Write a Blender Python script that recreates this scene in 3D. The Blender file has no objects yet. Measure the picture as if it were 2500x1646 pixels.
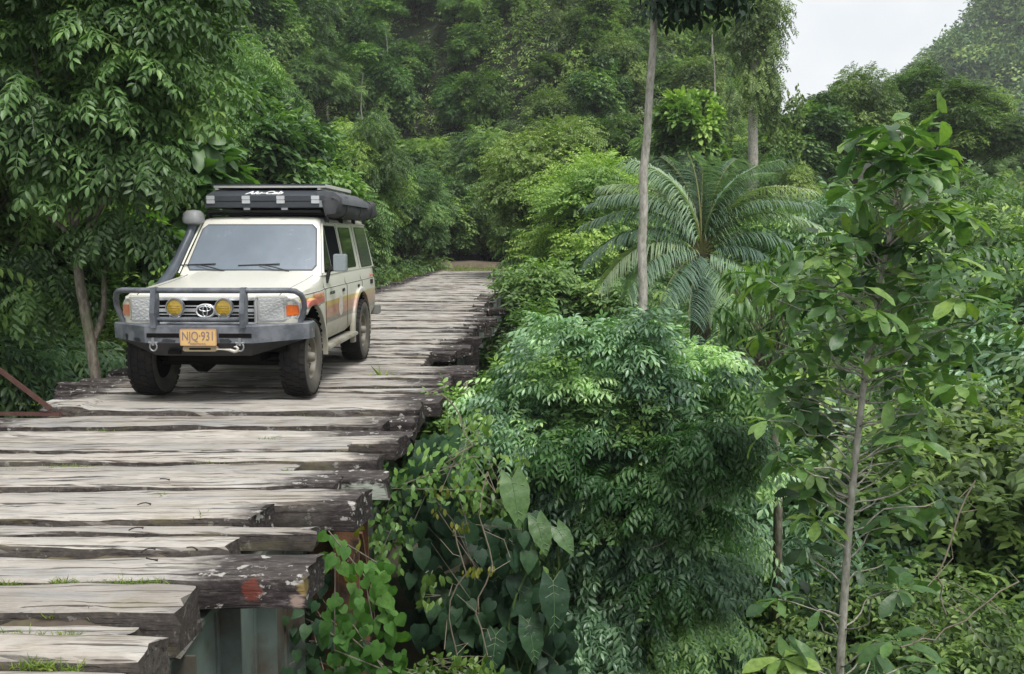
import bpy, bmesh, math, random
import numpy as np
from mathutils import Vector, Matrix
R = math.radians
SC = bpy.context.scene
COL = SC.collection

# ------------------------------------------------------------------ camera
FPX = 2300.0            # focal length in pixels of the 2500 px wide photograph
cam_d = bpy.data.cameras.new('camera')
cam_d.sensor_width = 36.0
cam_d.lens = 36.0 * FPX / 2500.0
cam_d.clip_start = 0.05
cam_d.clip_end = 3000.0
cam = bpy.data.objects.new('camera', cam_d)
COL.objects.link(cam)
CAM_H = 1.6
PITCH = math.atan(248.0 / FPX)
YAW = math.atan(75.0 / FPX)
cam.location = (0, 0, CAM_H)
cam.rotation_euler = (R(90) - PITCH, 0, YAW)
SC.camera = cam

# ------------------------------------------------------------------ world: overcast daylight
w = bpy.data.worlds.new('World')
SC.world = w
w.use_nodes = True
nt = w.node_tree
nt.nodes.clear()
wo = nt.nodes.new('ShaderNodeOutputWorld')
bg = nt.nodes.new('ShaderNodeBackground')
sky = nt.nodes.new('ShaderNodeTexSky')
sky.sky_type = 'NISHITA'
sky.sun_disc = False
SUN_EL, SUN_AZ = R(62), R(150)
sky.sun_elevation = SUN_EL
sky.sun_rotation = SUN_AZ
sky.air_density = 1.0
sky.dust_density = 4.0
hs = nt.nodes.new('ShaderNodeHueSaturation')
hs.inputs['Saturation'].default_value = 0.22
# thin cloud sheet: soft bright and grey patches over the pale sky
tc = nt.nodes.new('ShaderNodeTexCoord')
nz = nt.nodes.new('ShaderNodeTexNoise')
nz.inputs['Scale'].default_value = 5.0
nz.inputs['Detail'].default_value = 6
cr = nt.nodes.new('ShaderNodeValToRGB')
cr.color_ramp.elements[0].position = 0.30
cr.color_ramp.elements[0].color = (4.25, 4.5, 4.75, 1)
cr.color_ramp.elements[1].position = 0.65
cr.color_ramp.elements[1].color = (5.75, 5.85, 5.9, 1)
mx = nt.nodes.new('ShaderNodeMix')
mx.data_type = 'RGBA'
mx.inputs['Factor'].default_value = 0.88
nt.links.new(tc.outputs['Generated'], nz.inputs['Vector'])
nt.links.new(nz.outputs['Fac'], cr.inputs['Fac'])
nt.links.new(sky.outputs['Color'], hs.inputs['Color'])
nt.links.new(hs.outputs['Color'], mx.inputs['A'])
nt.links.new(cr.outputs['Color'], mx.inputs['B'])
nt.links.new(mx.outputs['Result'], bg.inputs['Color'])
bg.inputs['Strength'].default_value = 0.10
nt.links.new(bg.outputs['Background'], wo.inputs['Surface'])

sun_d = bpy.data.lights.new('sun', 'SUN')
sun_d.energy = 1.5
sun_d.angle = R(18)
sun_d.color = (1.0, 0.97, 0.93)
sun = bpy.data.objects.new('sun', sun_d)
COL.objects.link(sun)
# direction towards the sun (same as the sky's): rotation measured from +Y clockwise
sdir = Vector((math.sin(SUN_AZ) * math.cos(SUN_EL), math.cos(SUN_AZ) * math.cos(SUN_EL), math.sin(SUN_EL)))
sun.rotation_euler = sdir.to_track_quat('Z', 'Y').to_euler()

vs = SC.view_settings
vs.view_transform = 'Standard'
vs.look = 'None'
vs.gamma = 1.0
vs.exposure = 1.0
SC.cycles.max_bounces = 8
SC.cycles.diffuse_bounces = 4
SC.cycles.transparent_max_bounces = 8
SC.cycles.volume_bounces = 0
SC.cycles.volume_max_steps = 64

# ------------------------------------------------------------------ helpers
def tag(o, label=None, cat=None, group=None, kind=None):
    if label: o['label'] = label
    if cat: o['category'] = cat
    if group: o['group'] = group
    if kind: o['kind'] = kind
    return o

def empty(name, loc=(0, 0, 0), rz=0.0):
    o = bpy.data.objects.new(name, None)
    o.empty_display_size = 0.2
    COL.objects.link(o)
    o.location = loc
    o.rotation_euler = (0, 0, rz)
    return o

def link_mesh(name, me, parent=None):
    o = bpy.data.objects.new(name, me)
    COL.objects.link(o)
    if parent is not None:
        o.parent = parent
    return o

class MB:
    """collects shapes of one part"""
    def __init__(s):
        s.v = []; s.f = []; s.m = []
    def add(s, verts, faces, mi=0):
        b = len(s.v)
        s.v.extend([tuple(p) for p in verts])
        for f in faces:
            s.f.append(tuple(i + b for i in f)); s.m.append(mi)
    def box(s, lo, hi, mi=0, M=None):
        x0, y0, z0 = lo; x1, y1, z1 = hi
        vs_ = [(x0,y0,z0),(x1,y0,z0),(x1,y1,z0),(x0,y1,z0),(x0,y0,z1),(x1,y0,z1),(x1,y1,z1),(x0,y1,z1)]
        if M is not None: vs_ = [M @ Vector(p) for p in vs_]
        s.add(vs_, [(0,3,2,1),(4,5,6,7),(0,1,5,4),(1,2,6,5),(2,3,7,6),(3,0,4,7)], mi)
    def tube(s, pts, rad, n=10, mi=0, cap=True):
        pts = [Vector(p) for p in pts]
        if not hasattr(rad, '__len__'): rad = [rad] * len(pts)
        rings = []; up = Vector((0, 0, 1)); prev = None
        for i, p in enumerate(pts):
            d = (pts[min(i+1, len(pts)-1)] - pts[max(i-1, 0)]).normalized()
            if prev is None:
                a = d.cross(up)
                if a.length < 1e-3: a = d.cross(Vector((1, 0, 0)))
            else:
                a = prev - d * prev.dot(d)
            a.normalize(); prev = a; b = d.cross(a)
            rings.append([p + (a * math.cos(t) + b * math.sin(t)) * rad[i] for t in [2*math.pi*k/n for k in range(n)]])
        vs_ = [q for r in rings for q in r]; fs = []
        for i in range(len(pts)-1):
            for k in range(n):
                k2 = (k+1) % n
                fs.append((i*n+k, i*n+k2, (i+1)*n+k2, (i+1)*n+k))
        if cap:
            fs.append(tuple(range(n))[::-1]); fs.append(tuple((len(pts)-1)*n+k for k in range(n)))
        s.add(vs_, fs, mi)
    def lathe(s, prof, axis='x', c=(0,0,0), n=40, mi=0, rx=1.0):
        """prof: list of (axial, radius)"""
        vs_ = []; fs = []
        for (a, r) in prof:
            for k in range(n):
                t = 2*math.pi*k/n; u, v_ = r*math.cos(t), r*math.sin(t)
                if axis == 'x': p = (a, u, v_)
                elif axis == 'y': p = (u*rx, a, v_)
                else: p = (u, v_, a)
                vs_.append((p[0]+c[0], p[1]+c[1], p[2]+c[2]))
        for i in range(len(prof)-1):
            for k in range(n):
                k2 = (k+1) % n
                fs.append((i*n+k, i*n+k2, (i+1)*n+k2, (i+1)*n+k))
        s.add(vs_, fs, mi)
    def prism(s, poly, d0, d1, plane='xz', mi=0):
        """extrude a 2D polygon between two depths"""
        def P(a, b, d):
            return (a, d, b) if plane == 'xz' else ((d, a, b) if plane == 'yz' else (a, b, d))
        n = len(poly)
        vs_ = [P(a, b, d0) for a, b in poly] + [P(a, b, d1) for a, b in poly]
        fs = [tuple(range(n)), tuple(range(2*n-1, n-1, -1))]
        for k in range(n):
            k2 = (k+1) % n
            fs.append((k, n+k, n+k2, k2))
        s.add(vs_, fs, mi)
    def build(s, name, mats, parent=None, smooth=None, bevel=0.0, seg=2):
        me = bpy.data.meshes.new(name)
        me.from_pydata(s.v, [], s.f)
        if not isinstance(mats, (list, tuple)): mats = [mats]
        for m in mats: me.materials.append(m)
        me.polygons.foreach_set('material_index', s.m)
        bm = bmesh.new(); bm.from_mesh(me)
        if bevel > 0:
            bmesh.ops.remove_doubles(bm, verts=bm.verts, dist=1e-5)
        bmesh.ops.recalc_face_normals(bm, faces=bm.faces)
        if bevel > 0:
            es = [e for e in bm.edges if len(e.link_faces) == 2 and e.calc_face_angle(0) > 0.5]
            bmesh.ops.bevel(bm, geom=es, offset=bevel, segments=seg, affect='EDGES', clamp_overlap=True)
        bm.to_mesh(me); bm.free()
        if smooth is not None or bevel > 0:
            me.polygons.foreach_set('use_smooth', [True]*len(me.polygons))
            me.set_sharp_from_angle(angle=R(smooth if smooth else 40))
        me.update()
        return link_mesh(name, me, parent)

def rrect(x0, x1, z0, z1, r, n=5):
    out = []
    for cx, cz, a0 in ((x1-r, z1-r, 0), (x0+r, z1-r, 90), (x0+r, z0+r, 180), (x1-r, z0+r, 270)):
        for k in range(n+1):
            a = R(a0 + 90*k/n)
            out.append((cx + r*math.cos(a), cz + r*math.sin(a)))
    return out

def text_mesh(name, body, size, mat, parent, M, extrude=0.001, shear=0.0, bold=0.0, sx=1.0):
    c = bpy.data.curves.new(name, 'FONT')
    c.body = body; c.size = size; c.extrude = extrude; c.shear = shear; c.offset = bold
    c.align_x = 'CENTER'; c.align_y = 'CENTER'
    o = bpy.data.objects.new(name + '_tmp', c)
    COL.objects.link(o)
    dg = bpy.context.evaluated_depsgraph_get()
    me = bpy.data.meshes.new_from_object(o.evaluated_get(dg))
    bpy.data.objects.remove(o); bpy.data.curves.remove(c)
    me.transform(M @ Matrix.Diagonal((sx, 1, 1, 1)))
    me.materials.clear(); me.materials.append(mat)
    me.name = name
    return link_mesh(name, me, parent)

# ------------------------------------------------------------------ materials
def new_mat(name):
    m = bpy.data.materials.new(name); m.use_nodes = True
    n = m.node_tree; n.nodes.clear()
    out = n.nodes.new('ShaderNodeOutputMaterial')
    b = n.nodes.new('ShaderNodeBsdfPrincipled')
    n.links.new(b.outputs[0], out.inputs[0])
    return m, n, b, out

def N(n, t, **kw):
    x = n.nodes.new(t)
    for k, v in kw.items():
        if k in x.inputs: x.inputs[k].default_value = v
        else: setattr(x, k, v)
    return x

def ramp(n, fac, stops, interp='LINEAR'):
    c = n.nodes.new('ShaderNodeValToRGB')
    c.color_ramp.interpolation = interp
    e = c.color_ramp.elements
    while len(e) < len(stops): e.new(0.5)
    for i, (p, col) in enumerate(stops):
        e[i].position = p
        e[i].color = tuple(col)+(1,) if len(col) == 3 else col
    if fac is not None: n.links.new(fac, c.inputs['Fac'])
    return c

def mixc(n, fac, a, b, mode='MIX'):
    m = n.nodes.new('ShaderNodeMix'); m.data_type = 'RGBA'; m.blend_type = mode
    for sock, val in (('Factor', fac), ('A', a), ('B', b)):
        s = m.inputs[sock]
        if sock in 'AB': s = [i for i in m.inputs if i.name == sock and i.type == 'RGBA'][0]
        if hasattr(val, 'links'): n.links.new(val, s)
        elif isinstance(val, (int, float)): s.default_value = val
        else: s.default_value = tuple(val) + ((1,) if len(val) == 3 else ())
    return [o for o in m.outputs if o.type == 'RGBA'][0]

def math_(n, op, a, b=None, c=None, clamp=False):
    m = n.nodes.new('ShaderNodeMath'); m.operation = op; m.use_clamp = clamp
    for i, v in enumerate((a, b, c)):
        if v is None: continue
        if hasattr(v, 'links'): n.links.new(v, m.inputs[i])
        else: m.inputs[i].default_value = v
    return m.outputs[0]

def noise(n, vec, scale, detail=4, rough=0.55, w=None):
    x = n.nodes.new('ShaderNodeTexNoise')
    x.inputs['Scale'].default_value = scale; x.inputs['Detail'].default_value = detail
    x.inputs['Roughness'].default_value = rough
    if vec is not None: n.links.new(vec, x.inputs['Vector'])
    return x.outputs['Fac']

def mapping(n, vec, scale=(1,1,1), loc=(0,0,0)):
    m = n.nodes.new('ShaderNodeMapping')
    m.inputs['Scale'].default_value = scale; m.inputs['Location'].default_value = loc
    n.links.new(vec, m.inputs['Vector'])
    return m.outputs[0]

def bump(n, b, h, strength=0.3, dist=0.01):
    x = n.nodes.new('ShaderNodeBump')
    x.inputs['Strength'].default_value = strength; x.inputs['Distance'].default_value = dist
    n.links.new(h, x.inputs['Height']); n.links.new(x.outputs[0], b.inputs['Normal'])

def flat_mat(name, col, rough=0.6, metal=0.0, var=0.25, scale=12, spec=0.5, dirt=None, bmp=0.0):
    """plain surface with wear: a noise varies the tone, optional dirt colour in patches"""
    m, n, b, o = new_mat(name)
    t = n.nodes.new('ShaderNodeTexCoord').outputs['Object']
    f = noise(n, t, scale, 6)
    c = mixc(n, f, [x*(1-var) for x in col], [min(1, x*(1+var)) for x in col])
    if dirt:
        g = ramp(n, noise(n, t, scale*0.35, 8, 0.65), [(0.45, (0,0,0)), (0.62, (1,1,1))]).outputs[0]
        c = mixc(n, g, c, dirt)
    n.links.new(c, b.inputs['Base Color'])
    b.inputs['Roughness'].default_value = rough; b.inputs['Metallic'].default_value = metal
    b.inputs['Specular IOR Level'].default_value = spec
    if bmp: bump(n, b, noise(n, t, scale*4, 6), bmp, 0.01)
    return m
# ------------------------------------------------------------------ foliage library (numpy)
def leaf_mat(name, cols, rough=0.42, transl=0.22, spec=0.45, obvar=0.35, near=False):
    """cols: dark .. light tones of that leaf, picked per sprig (attribute 'tone') and per tree"""
    m, n, b, out = new_mat(name)
    a = n.nodes.new('ShaderNodeAttribute'); a.attribute_name = 'tone'
    geo = n.nodes.new('ShaderNodeNewGeometry')
    f = math_(n, 'ADD', math_(n, 'MULTIPLY', a.outputs['Fac'], 0.75), math_(n, 'MULTIPLY', geo.outputs['Random Per Island'], 0.25))
    k = len(cols) - 1
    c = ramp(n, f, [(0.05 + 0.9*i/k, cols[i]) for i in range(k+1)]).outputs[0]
    if near:     # blotches and blemishes on leaves seen close up
        tcn = n.nodes.new('ShaderNodeTexCoord').outputs['Object']
        nf = noise(n, tcn, 22, 5, .7)
        c = mixc(n, 1.0, c, ramp(n, nf, [(.3,(.62,.62,.55)),(.5,(1,1,1)),(.7,(1.25,1.18,1.0))]).outputs[0], 'MULTIPLY')
        c = mixc(n, ramp(n, noise(n, tcn, 9, 6, .8), [(.66,(0,0,0)),(.72,(1,1,1))]).outputs[0], c, (.16,.12,.04))
        bump(n, b, noise(n, tcn, 60, 4), .25, .01)
    oi = n.nodes.new('ShaderNodeObjectInfo')
    v = n.nodes.new('ShaderNodeHueSaturation')
    n.links.new(c, v.inputs['Color'])
    n.links.new(math_(n, 'ADD', math_(n, 'MULTIPLY', oi.outputs['Random'], obvar), 1-obvar/2), v.inputs['Value'])
    n.links.new(math_(n, 'ADD', math_(n, 'MULTIPLY', oi.outputs['Random'], -0.03), 0.515), v.inputs['Hue'])
    n.links.new(v.outputs[0], b.inputs['Base Color'])
    b.inputs['Roughness'].default_value = rough
    b.inputs['Specular IOR Level'].default_value = spec
    tr = n.nodes.new('ShaderNodeBsdfTranslucent')
    tcol = mixc(n, 1.0, v.outputs[0], (1.6, 1.9, 0.6), 'MULTIPLY')
    n.links.new(tcol, tr.inputs['Color'])
    ms = n.nodes.new('ShaderNodeMixShader'); ms.inputs[0].default_value = transl
    n.links.new(b.outputs[0], ms.inputs[1]); n.links.new(tr.outputs[0], ms.inputs[2])
    n.links.new(ms.outputs[0], out.inputs[0])
    return m

LM = {  # light stops of most sets, blue above all, include painted sky sheen
 'deep':   leaf_mat('leaf_deep_green', [(0.032,0.066,0.022),(0.080,0.150,0.049),(0.152,0.275,0.089),(0.326,0.464,0.126)]),
 'mid':    leaf_mat('leaf_mid_green', [(0.036,0.076,0.022),(0.084,0.171,0.046),(0.168,0.306,0.073),(0.334,0.484,0.109)]),
 'lime':   leaf_mat('leaf_lime_green', [(0.026,0.062,0.015),(0.066,0.131,0.027),(0.109,0.201,0.039),(0.190,0.286,0.066)], transl=0.3),
 'olive':  leaf_mat('leaf_olive_green', [(0.036,0.064,0.020),(0.091,0.152,0.044),(0.172,0.270,0.072),(0.317,0.413,0.131)]),
 'blue':   leaf_mat('leaf_blue_green', [(0.042,0.084,0.054),(0.114,0.209,0.128),(0.249,0.423,0.232),(0.501,0.707,0.310)], rough=0.34, spec=0.6),
 'broad':  leaf_mat('leaf_broad_green', [(0.034,0.077,0.030),(0.080,0.165,0.057),(0.156,0.280,0.082),(0.296,0.419,0.105)], rough=0.4, transl=0.25, near=True),
 'heart':  leaf_mat('leaf_heart_green', [(0.040,0.100,0.025),(0.070,0.160,0.035),(0.100,0.210,0.045),(0.150,0.280,0.060)], rough=0.6, transl=0.3, spec=0.25, near=True),
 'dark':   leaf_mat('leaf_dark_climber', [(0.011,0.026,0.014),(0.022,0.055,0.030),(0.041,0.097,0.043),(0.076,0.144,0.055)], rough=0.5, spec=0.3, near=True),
 'palm':   leaf_mat('leaf_palm_green', [(0.069,0.120,0.099),(0.155,0.241,0.185),(0.274,0.388,0.268),(0.472,0.542,0.310)], rough=0.38),
 'yellow': leaf_mat('leaf_yellowing', [(0.10,0.12,0.02),(0.22,0.24,0.03),(0.34,0.32,0.05),(0.42,0.34,0.10)], transl=0.3),
 'grass':  leaf_mat('grass_blade', [(0.05,0.09,0.015),(0.10,0.17,0.025),(0.17,0.25,0.04),(0.30,0.33,0.09)], transl=0.3, rough=0.55),
 'fresh':  leaf_mat('leaf_fresh_green', [(0.035,0.085,0.03),(0.055,0.13,0.04),(0.085,0.18,0.05),(0.12,0.23,0.065)], transl=0.28),
 'far':    leaf_mat('leaf_distant_green', [(0.030,0.063,0.029),(0.073,0.141,0.054),(0.137,0.249,0.086),(0.293,0.387,0.115)], transl=0.12, rough=0.6, spec=0.2),
}
def bark_mat(name, c1, c2, moss=0.0):
    m, n, b, o = new_mat(name)
    t = n.nodes.new('ShaderNodeTexCoord').outputs['Object']
    f = noise(n, mapping(n, t, (14, 14, 5)), 2.0, 8, 0.65)
    c = mixc(n, ramp(n, f, [(0.35,(0,0,0)),(0.65,(1,1,1))]).outputs[0], c1, c2)
    g = ramp(n, noise(n, t, 3.0, 5), [(0.52,(0,0,0)),(0.66,(1,1,1))]).outputs[0]
    c = mixc(n, math_(n, 'MULTIPLY', g, moss), c, (0.10, 0.13, 0.05))
    n.links.new(c, b.inputs['Base Color']); b.inputs['Roughness'].default_value = 0.85
    bump(n, b, f, 0.6, 0.02)
    return m
BARK = bark_mat('bark_grey_brown', (0.09,0.078,0.06), (0.27,0.24,0.185), 0.6)
BARKP = bark_mat('bark_pale_grey', (0.26,0.24,0.20), (0.56,0.53,0.47), 0.2)
BARKD = bark_mat('bark_dark', (0.025,0.02,0.016), (0.09,0.075,0.055), 0.5)

def rng_(s): return np.random.default_rng(s)
def nrm(a):
    return a / np.maximum(np.linalg.norm(a, axis=-1, keepdims=True), 1e-9)

def t_leaf(L=1.0, W=0.4, fold=0.25, droop=0.25, st=((0.3,0.8),(0.65,0.95)), wav=0.0):
    """one leaf along +X, face up +Z; midrib and two margins"""
    v = [(0,0,0)]
    for i, (t, w_) in enumerate(st):
        y = W*0.5*w_; z = -droop*t*t*L
        wv = wav*(1 if i % 2 else -1)
        v += [(t*L, y, z+fold*y+wv), (t*L, 0, z), (t*L, -y, z+fold*y-wv)]
    v.append((L, 0, -droop*L))
    f = [(0,2,1),(0,3,2)]
    k = len(st)
    for i in range(k-1):
        a = 1+3*i; b = a+3
        f += [(a,a+1,b+1),(a,b+1,b),(a+1,a+2,b+2),(a+1,b+2,b+1)]
    a = 1+3*(k-1); t = 1+3*k
    f += [(a,a+1,t),(a+1,a+2,t)]
    return np.array(v, float), np.array(f, int)

def t_diamond(L=1.0, W=0.45, fold=0.3, droop=0.2):
    y = W*0.5
    return np.array([(0,0,0),(0.45*L,y,fold*y-droop*.2*L),(0.45*L,-y,fold*y-droop*.2*L),(L,0,-droop*L)], float), np.array([(0,2,3),(0,3,1)], int)

def place(T, P, A, Nn, S):
    """copies of template T at P with axis A, normal hint Nn, size S"""
    tv, tf = T
    P = np.asarray(P, float); A = nrm(np.asarray(A, float)); Nn = np.asarray(Nn, float)
    Z = nrm(Nn - (Nn*A).sum(1, keepdims=True)*A)
    Y = np.cross(Z, A)
    S = np.broadcast_to(np.asarray(S, float), (len(P),))
    M = np.stack([A, Y, Z], axis=1) * S[:, None, None]      # rows = axes
    V = np.einsum('vk,nkj->nvj', tv, M) + P[:, None, :]
    F = tf[None] + (np.arange(len(P)) * len(tv))[:, None, None]
    return V.reshape(-1, 3), F.reshape(-1, 3)

def join(parts):
    Vs, Fs, b = [], [], 0
    for V, F in parts:
        Vs.append(V); Fs.append(F + b); b += len(V)
    return np.concatenate(Vs), np.concatenate(Fs)

def t_pinnate(pairs=5, W=0.34, leaf=0.32, droop=0.5, seed=0, hi=False, term=True):
    """compound leaf: leaflets hanging in pairs from an arching stalk of length 1"""
    r = rng_(seed); P = []; A = []; Nn = []; S = []
    lt = t_leaf(1, W, 0.35, 0.35) if hi else t_diamond(1, W, 0.35, 0.3)
    def rp(t): return np.array([t, 0, -droop*t*t*0.6 + 0.12*math.sin(t*3)])
    for i in range(pairs):
        t = 0.18 + 0.78*i/max(1, pairs-1)
        p = rp(t)
        for s in (1, -1):
            P.append(p + [0, 0.01*s, 0]); A.append([0.45 + r.uniform(-.12,.12), s*0.85, -0.35 + r.uniform(-.2,.15)])
            Nn.append([0.15, s*0.1, 1]); S.append(leaf*(1-0.25*abs(t-0.55))*r.uniform(.88,1.1))
    if term:
        P.append(rp(1.0)); A.append([1, 0, -0.6]); Nn.append([.4,0,1]); S.append(leaf)
    a = place(lt, np.array(P), np.array(A), np.array(Nn), np.array(S))
    q = [rp(t) for t in (0, .33, .66, 1)]
    v = []; f = []
    for k, p in enumerate(q): v += [p+[0,.008,0], p+[0,-.008,0]]
    for k in range(3): f += [(2*k,2*k+1,2*k+3),(2*k,2*k+3,2*k+2)]
    return join([a, (np.array(v), np.array(f))])

def t_twig(n=7, L=0.42, W=0.42, seed=0, spread=1.0, hi=False):
    """short twig with alternate simple leaves, length about 1"""
    r = rng_(seed); P=[];A=[];Nn=[];S=[]
    lt = t_leaf(1, W, 0.3, 0.3) if hi else t_diamond(1, W, 0.3, 0.25)
    for i in range(n):
        t = 0.1 + 0.85*i/(n-1); s = 1 if i % 2 else -1
        P.append([t, 0, -0.15*t*t]); A.append([0.6, s*spread*r.uniform(.6,1.1), r.uniform(-.45,.2)])
        Nn.append([r.uniform(-.3,.3), r.uniform(-.3,.3), 1]); S.append(L*r.uniform(.75,1.15))
    return place(lt, np.array(P), np.array(A), np.array(Nn), np.array(S))

def t_rosette(n=9, W=0.46, seed=0):
    """whorl of big obovate leaves at a branch end"""
    r = rng_(seed); P=[];A=[];Nn=[];S=[]
    lt = t_leaf(1, W, 0.22, 0.34, ((.18,.35),(.42,.75),(.68,1.0),(.88,.7)), wav=0.018)
    for i in range(n):
        a = 2.399*i + r.uniform(-.25,.25); el = r.uniform(-.45,.55)
        d = np.array([math.cos(a)*math.cos(el), math.sin(a)*math.cos(el), math.sin(el)])
        P.append(d*0.06); A.append(d); Nn.append([-d[0]*.3*np.sign(el), -d[1]*.3, 1]); S.append(r.uniform(.65,1.12))
    return place(lt, np.array(P), np.array(A), np.array(Nn), np.array(S))

HEART = (np.array([(0,0,0),(-.12,.22,.03),(.05,.42,.05),(.35,.44,.03),(.68,.26,-.12),(1,0,-.36),
                   (-.12,-.22,.03),(.05,-.42,.05),(.35,-.44,.03),(.68,-.26,-.12),(.35,0,-.06),(.68,0,-.18)], float),
         np.array([(0,2,1),(0,10,2),(2,10,3),(10,11,3),(3,11,4),(11,5,4),(0,6,7),(0,7,10),(7,8,10),(10,8,11),(8,9,11),(11,9,5)]))

class Veg:
    def __init__(s): s.V=[]; s.F=[]; s.T=[]; s.n=0
    def put(s, T, P, A, Nn, S, tone):
        V, F = place(T, P, A, Nn, S)
        s.raw(V, F, np.repeat(np.asarray(tone, float), len(T[0])))
    def raw(s, V, F, tone):
        s.V.append(V); s.F.append(F + s.n); s.T.append(np.broadcast_to(tone, (len(V),))); s.n += len(V)
    def mesh(s, name, mat):
        V = np.concatenate(s.V).astype(np.float32); F = np.concatenate(s.F).astype(np.int32); T = np.concatenate(s.T).astype(np.float32)
        me = bpy.data.meshes.new(name)
        me.vertices.add(len(V)); me.vertices.foreach_set('co', V.ravel())
        me.loops.add(F.size); me.loops.foreach_set('vertex_index', F.ravel())
        me.polygons.add(len(F)); me.polygons.foreach_set('loop_start', np.arange(len(F), dtype=np.int32)*3)
        me.polygons.foreach_set('loop_total', np.full(len(F), 3, np.int32))
        at = me.attributes.new('tone', 'FLOAT', 'POINT'); at.data.foreach_set('value', T)
        me.materials.append(mat); me.update(calc_edges=True)
        return me

def clumps(vg, r, C, rad, T, count, size, squash=0.7, droop=0.25, centre=None, low=-0.35, tone=(0.2,0.75), up=1.0):
    """leafy tufts round the points C (k x 3) with radii rad"""
    C = np.asarray(C, float); k = len(C); rad = np.broadcast_to(rad, (k,))
    per = np.maximum(1, (count * rad**2 / (rad**2).sum()).astype(int))
    idx = np.repeat(np.arange(k), per); n = len(idx)
    z = r.uniform(low, 1, n); a = r.uniform(0, 2*np.pi, n); q = np.sqrt(1-z*z)
    D = np.stack([q*np.cos(a), q*np.sin(a), z], 1)
    P = C[idx] + D * (rad[idx]*r.triangular(.35, 1.0, 1.35, n))[:, None] * [1, 1, squash] + r.normal(0, .05, (n, 3))*rad[idx][:, None]
    cen = np.asarray(centre if centre is not None else C.mean(0), float)
    O = nrm((P - cen) * [1, 1, .5])
    A = nrm(D*[1,1,.35]*0.9 + O*0.5 + r.normal(0, .28, (n,3)) + [0,0,-droop])
    Nn = nrm(np.array([0,0,up]) + D*.35 + r.normal(0,.28,(n,3)))
    ct = r.uniform(tone[0], tone[1], k)
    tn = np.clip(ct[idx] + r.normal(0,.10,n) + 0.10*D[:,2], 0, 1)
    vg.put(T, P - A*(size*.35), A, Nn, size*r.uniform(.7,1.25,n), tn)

def ell_pts(r, n, c, rx, ry, rz, zmin=-0.5, inner=0.55):
    z = r.uniform(zmin, 1, n); a = r.uniform(0, 2*np.pi, n); q = np.sqrt(1-z*z)
    D = np.stack([q*np.cos(a)*rx, q*np.sin(a)*ry, z*rz], 1)
    return np.asarray(c) + D * r.uniform(inner, 1.0, n)[:, None]

def wobble_path(r, a, b, n, amp):
    a = np.asarray(a, float); b = np.asarray(b, float); L = np.linalg.norm(b-a)
    ph = r.uniform(0, 6.28, 4); out = []
    for i in range(n+1):
        t = i/n; e = math.sin(math.pi*t)
        out.append(a + (b-a)*t + np.array([math.sin(t*5+ph[0]), math.sin(t*4+ph[1]), 0.6*math.sin(t*6+ph[2])])*amp*L*e)
    return out

def trunk_mesh(name, mat, main, rad, limbs=(), n=9):
    """main: path, rad: radii; limbs: list of (path, radii)"""
    mb = MB(); mb.tube(main, rad, n)
    for p, rr in limbs: mb.tube(p, rr, 6)
    me = bpy.data.meshes.new(name); me.from_pydata(mb.v, [], mb.f); me.materials.append(mat)
    me.polygons.foreach_set('use_smooth', [True]*len(me.polygons)); me.update()
    return me

def lin(a, b, n): return [a + (b-a)*i/n for i in range(n+1)]

def simple_tree_meshes(name, seed, H, rx, rz, T, size, count, mat, bark, nc=22, clr=0.75, shape='round', tone=(0.05,0.9), droop=0.25, tr=0.09, zc=None, low=-0.35, squash=.7):
    r = rng_(seed)
    zc = H - rz if zc is None else zc
    if shape == 'round': C = ell_pts(r, nc, (0,0,zc), rx*.8, rx*.8, rz*.85, -0.75, .5)
    elif shape == 'column':
        C = np.stack([r.normal(0, rx*.35, nc), r.normal(0, rx*.35, nc), r.uniform(H*.08, H, nc)], 1)
    elif shape == 'umbrella':
        a = r.uniform(0, 6.28, nc); q = rx*np.sqrt(r.uniform(0,1,nc))*.9
        C = np.stack([q*np.cos(a), q*np.sin(a), H - .35*rz*(q/rx)**2*2 + r.normal(0,.12,nc)], 1)
    elif shape == 'layer':
        C = ell_pts(r, nc, (0,0,zc), rx*.85, rx*.85, rz*.9, -0.8, .6)
    rad = clr*r.uniform(.40,1.45,nc)
    vg = Veg()
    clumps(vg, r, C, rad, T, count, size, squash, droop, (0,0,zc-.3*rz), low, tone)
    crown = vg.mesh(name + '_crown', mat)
    main = wobble_path(r, (0,0,-.6), (0,0,H*.85), 8, .03)
    limbs = []
    for c in ([] if shape == 'umbrella' and H > 8 else C[:: max(1, nc//9)]):
        t = min(.8, max(.25, (c[2]/H)*.6)); s = main[int(t*8)]
        limbs.append((wobble_path(r, s, c, 5, .06), lin(tr*.45, tr*.12, 5)))
    trk = trunk_mesh(name + '_trunk', bark, main, lin(tr*1.25, tr*.3, 8), limbs)
    return trk, crown

def add_tree(kind, meshes, loc, rz, sc, label, cat, group=None, scz=None):
    e = empty(kind, loc, rz)
    e.scale = (sc, sc, scz or sc)
    link_mesh('trunk', meshes[0], e)
    link_mesh('crown', meshes[1], e)
    return tag(e, label, cat, group)
# ------------------------------------------------------------------ terrain
def ss(a, b, x):
    t = np.clip((np.asarray(x, float)-a)/(b-a), 0, 1); return t*t*(3-2*t)

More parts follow.
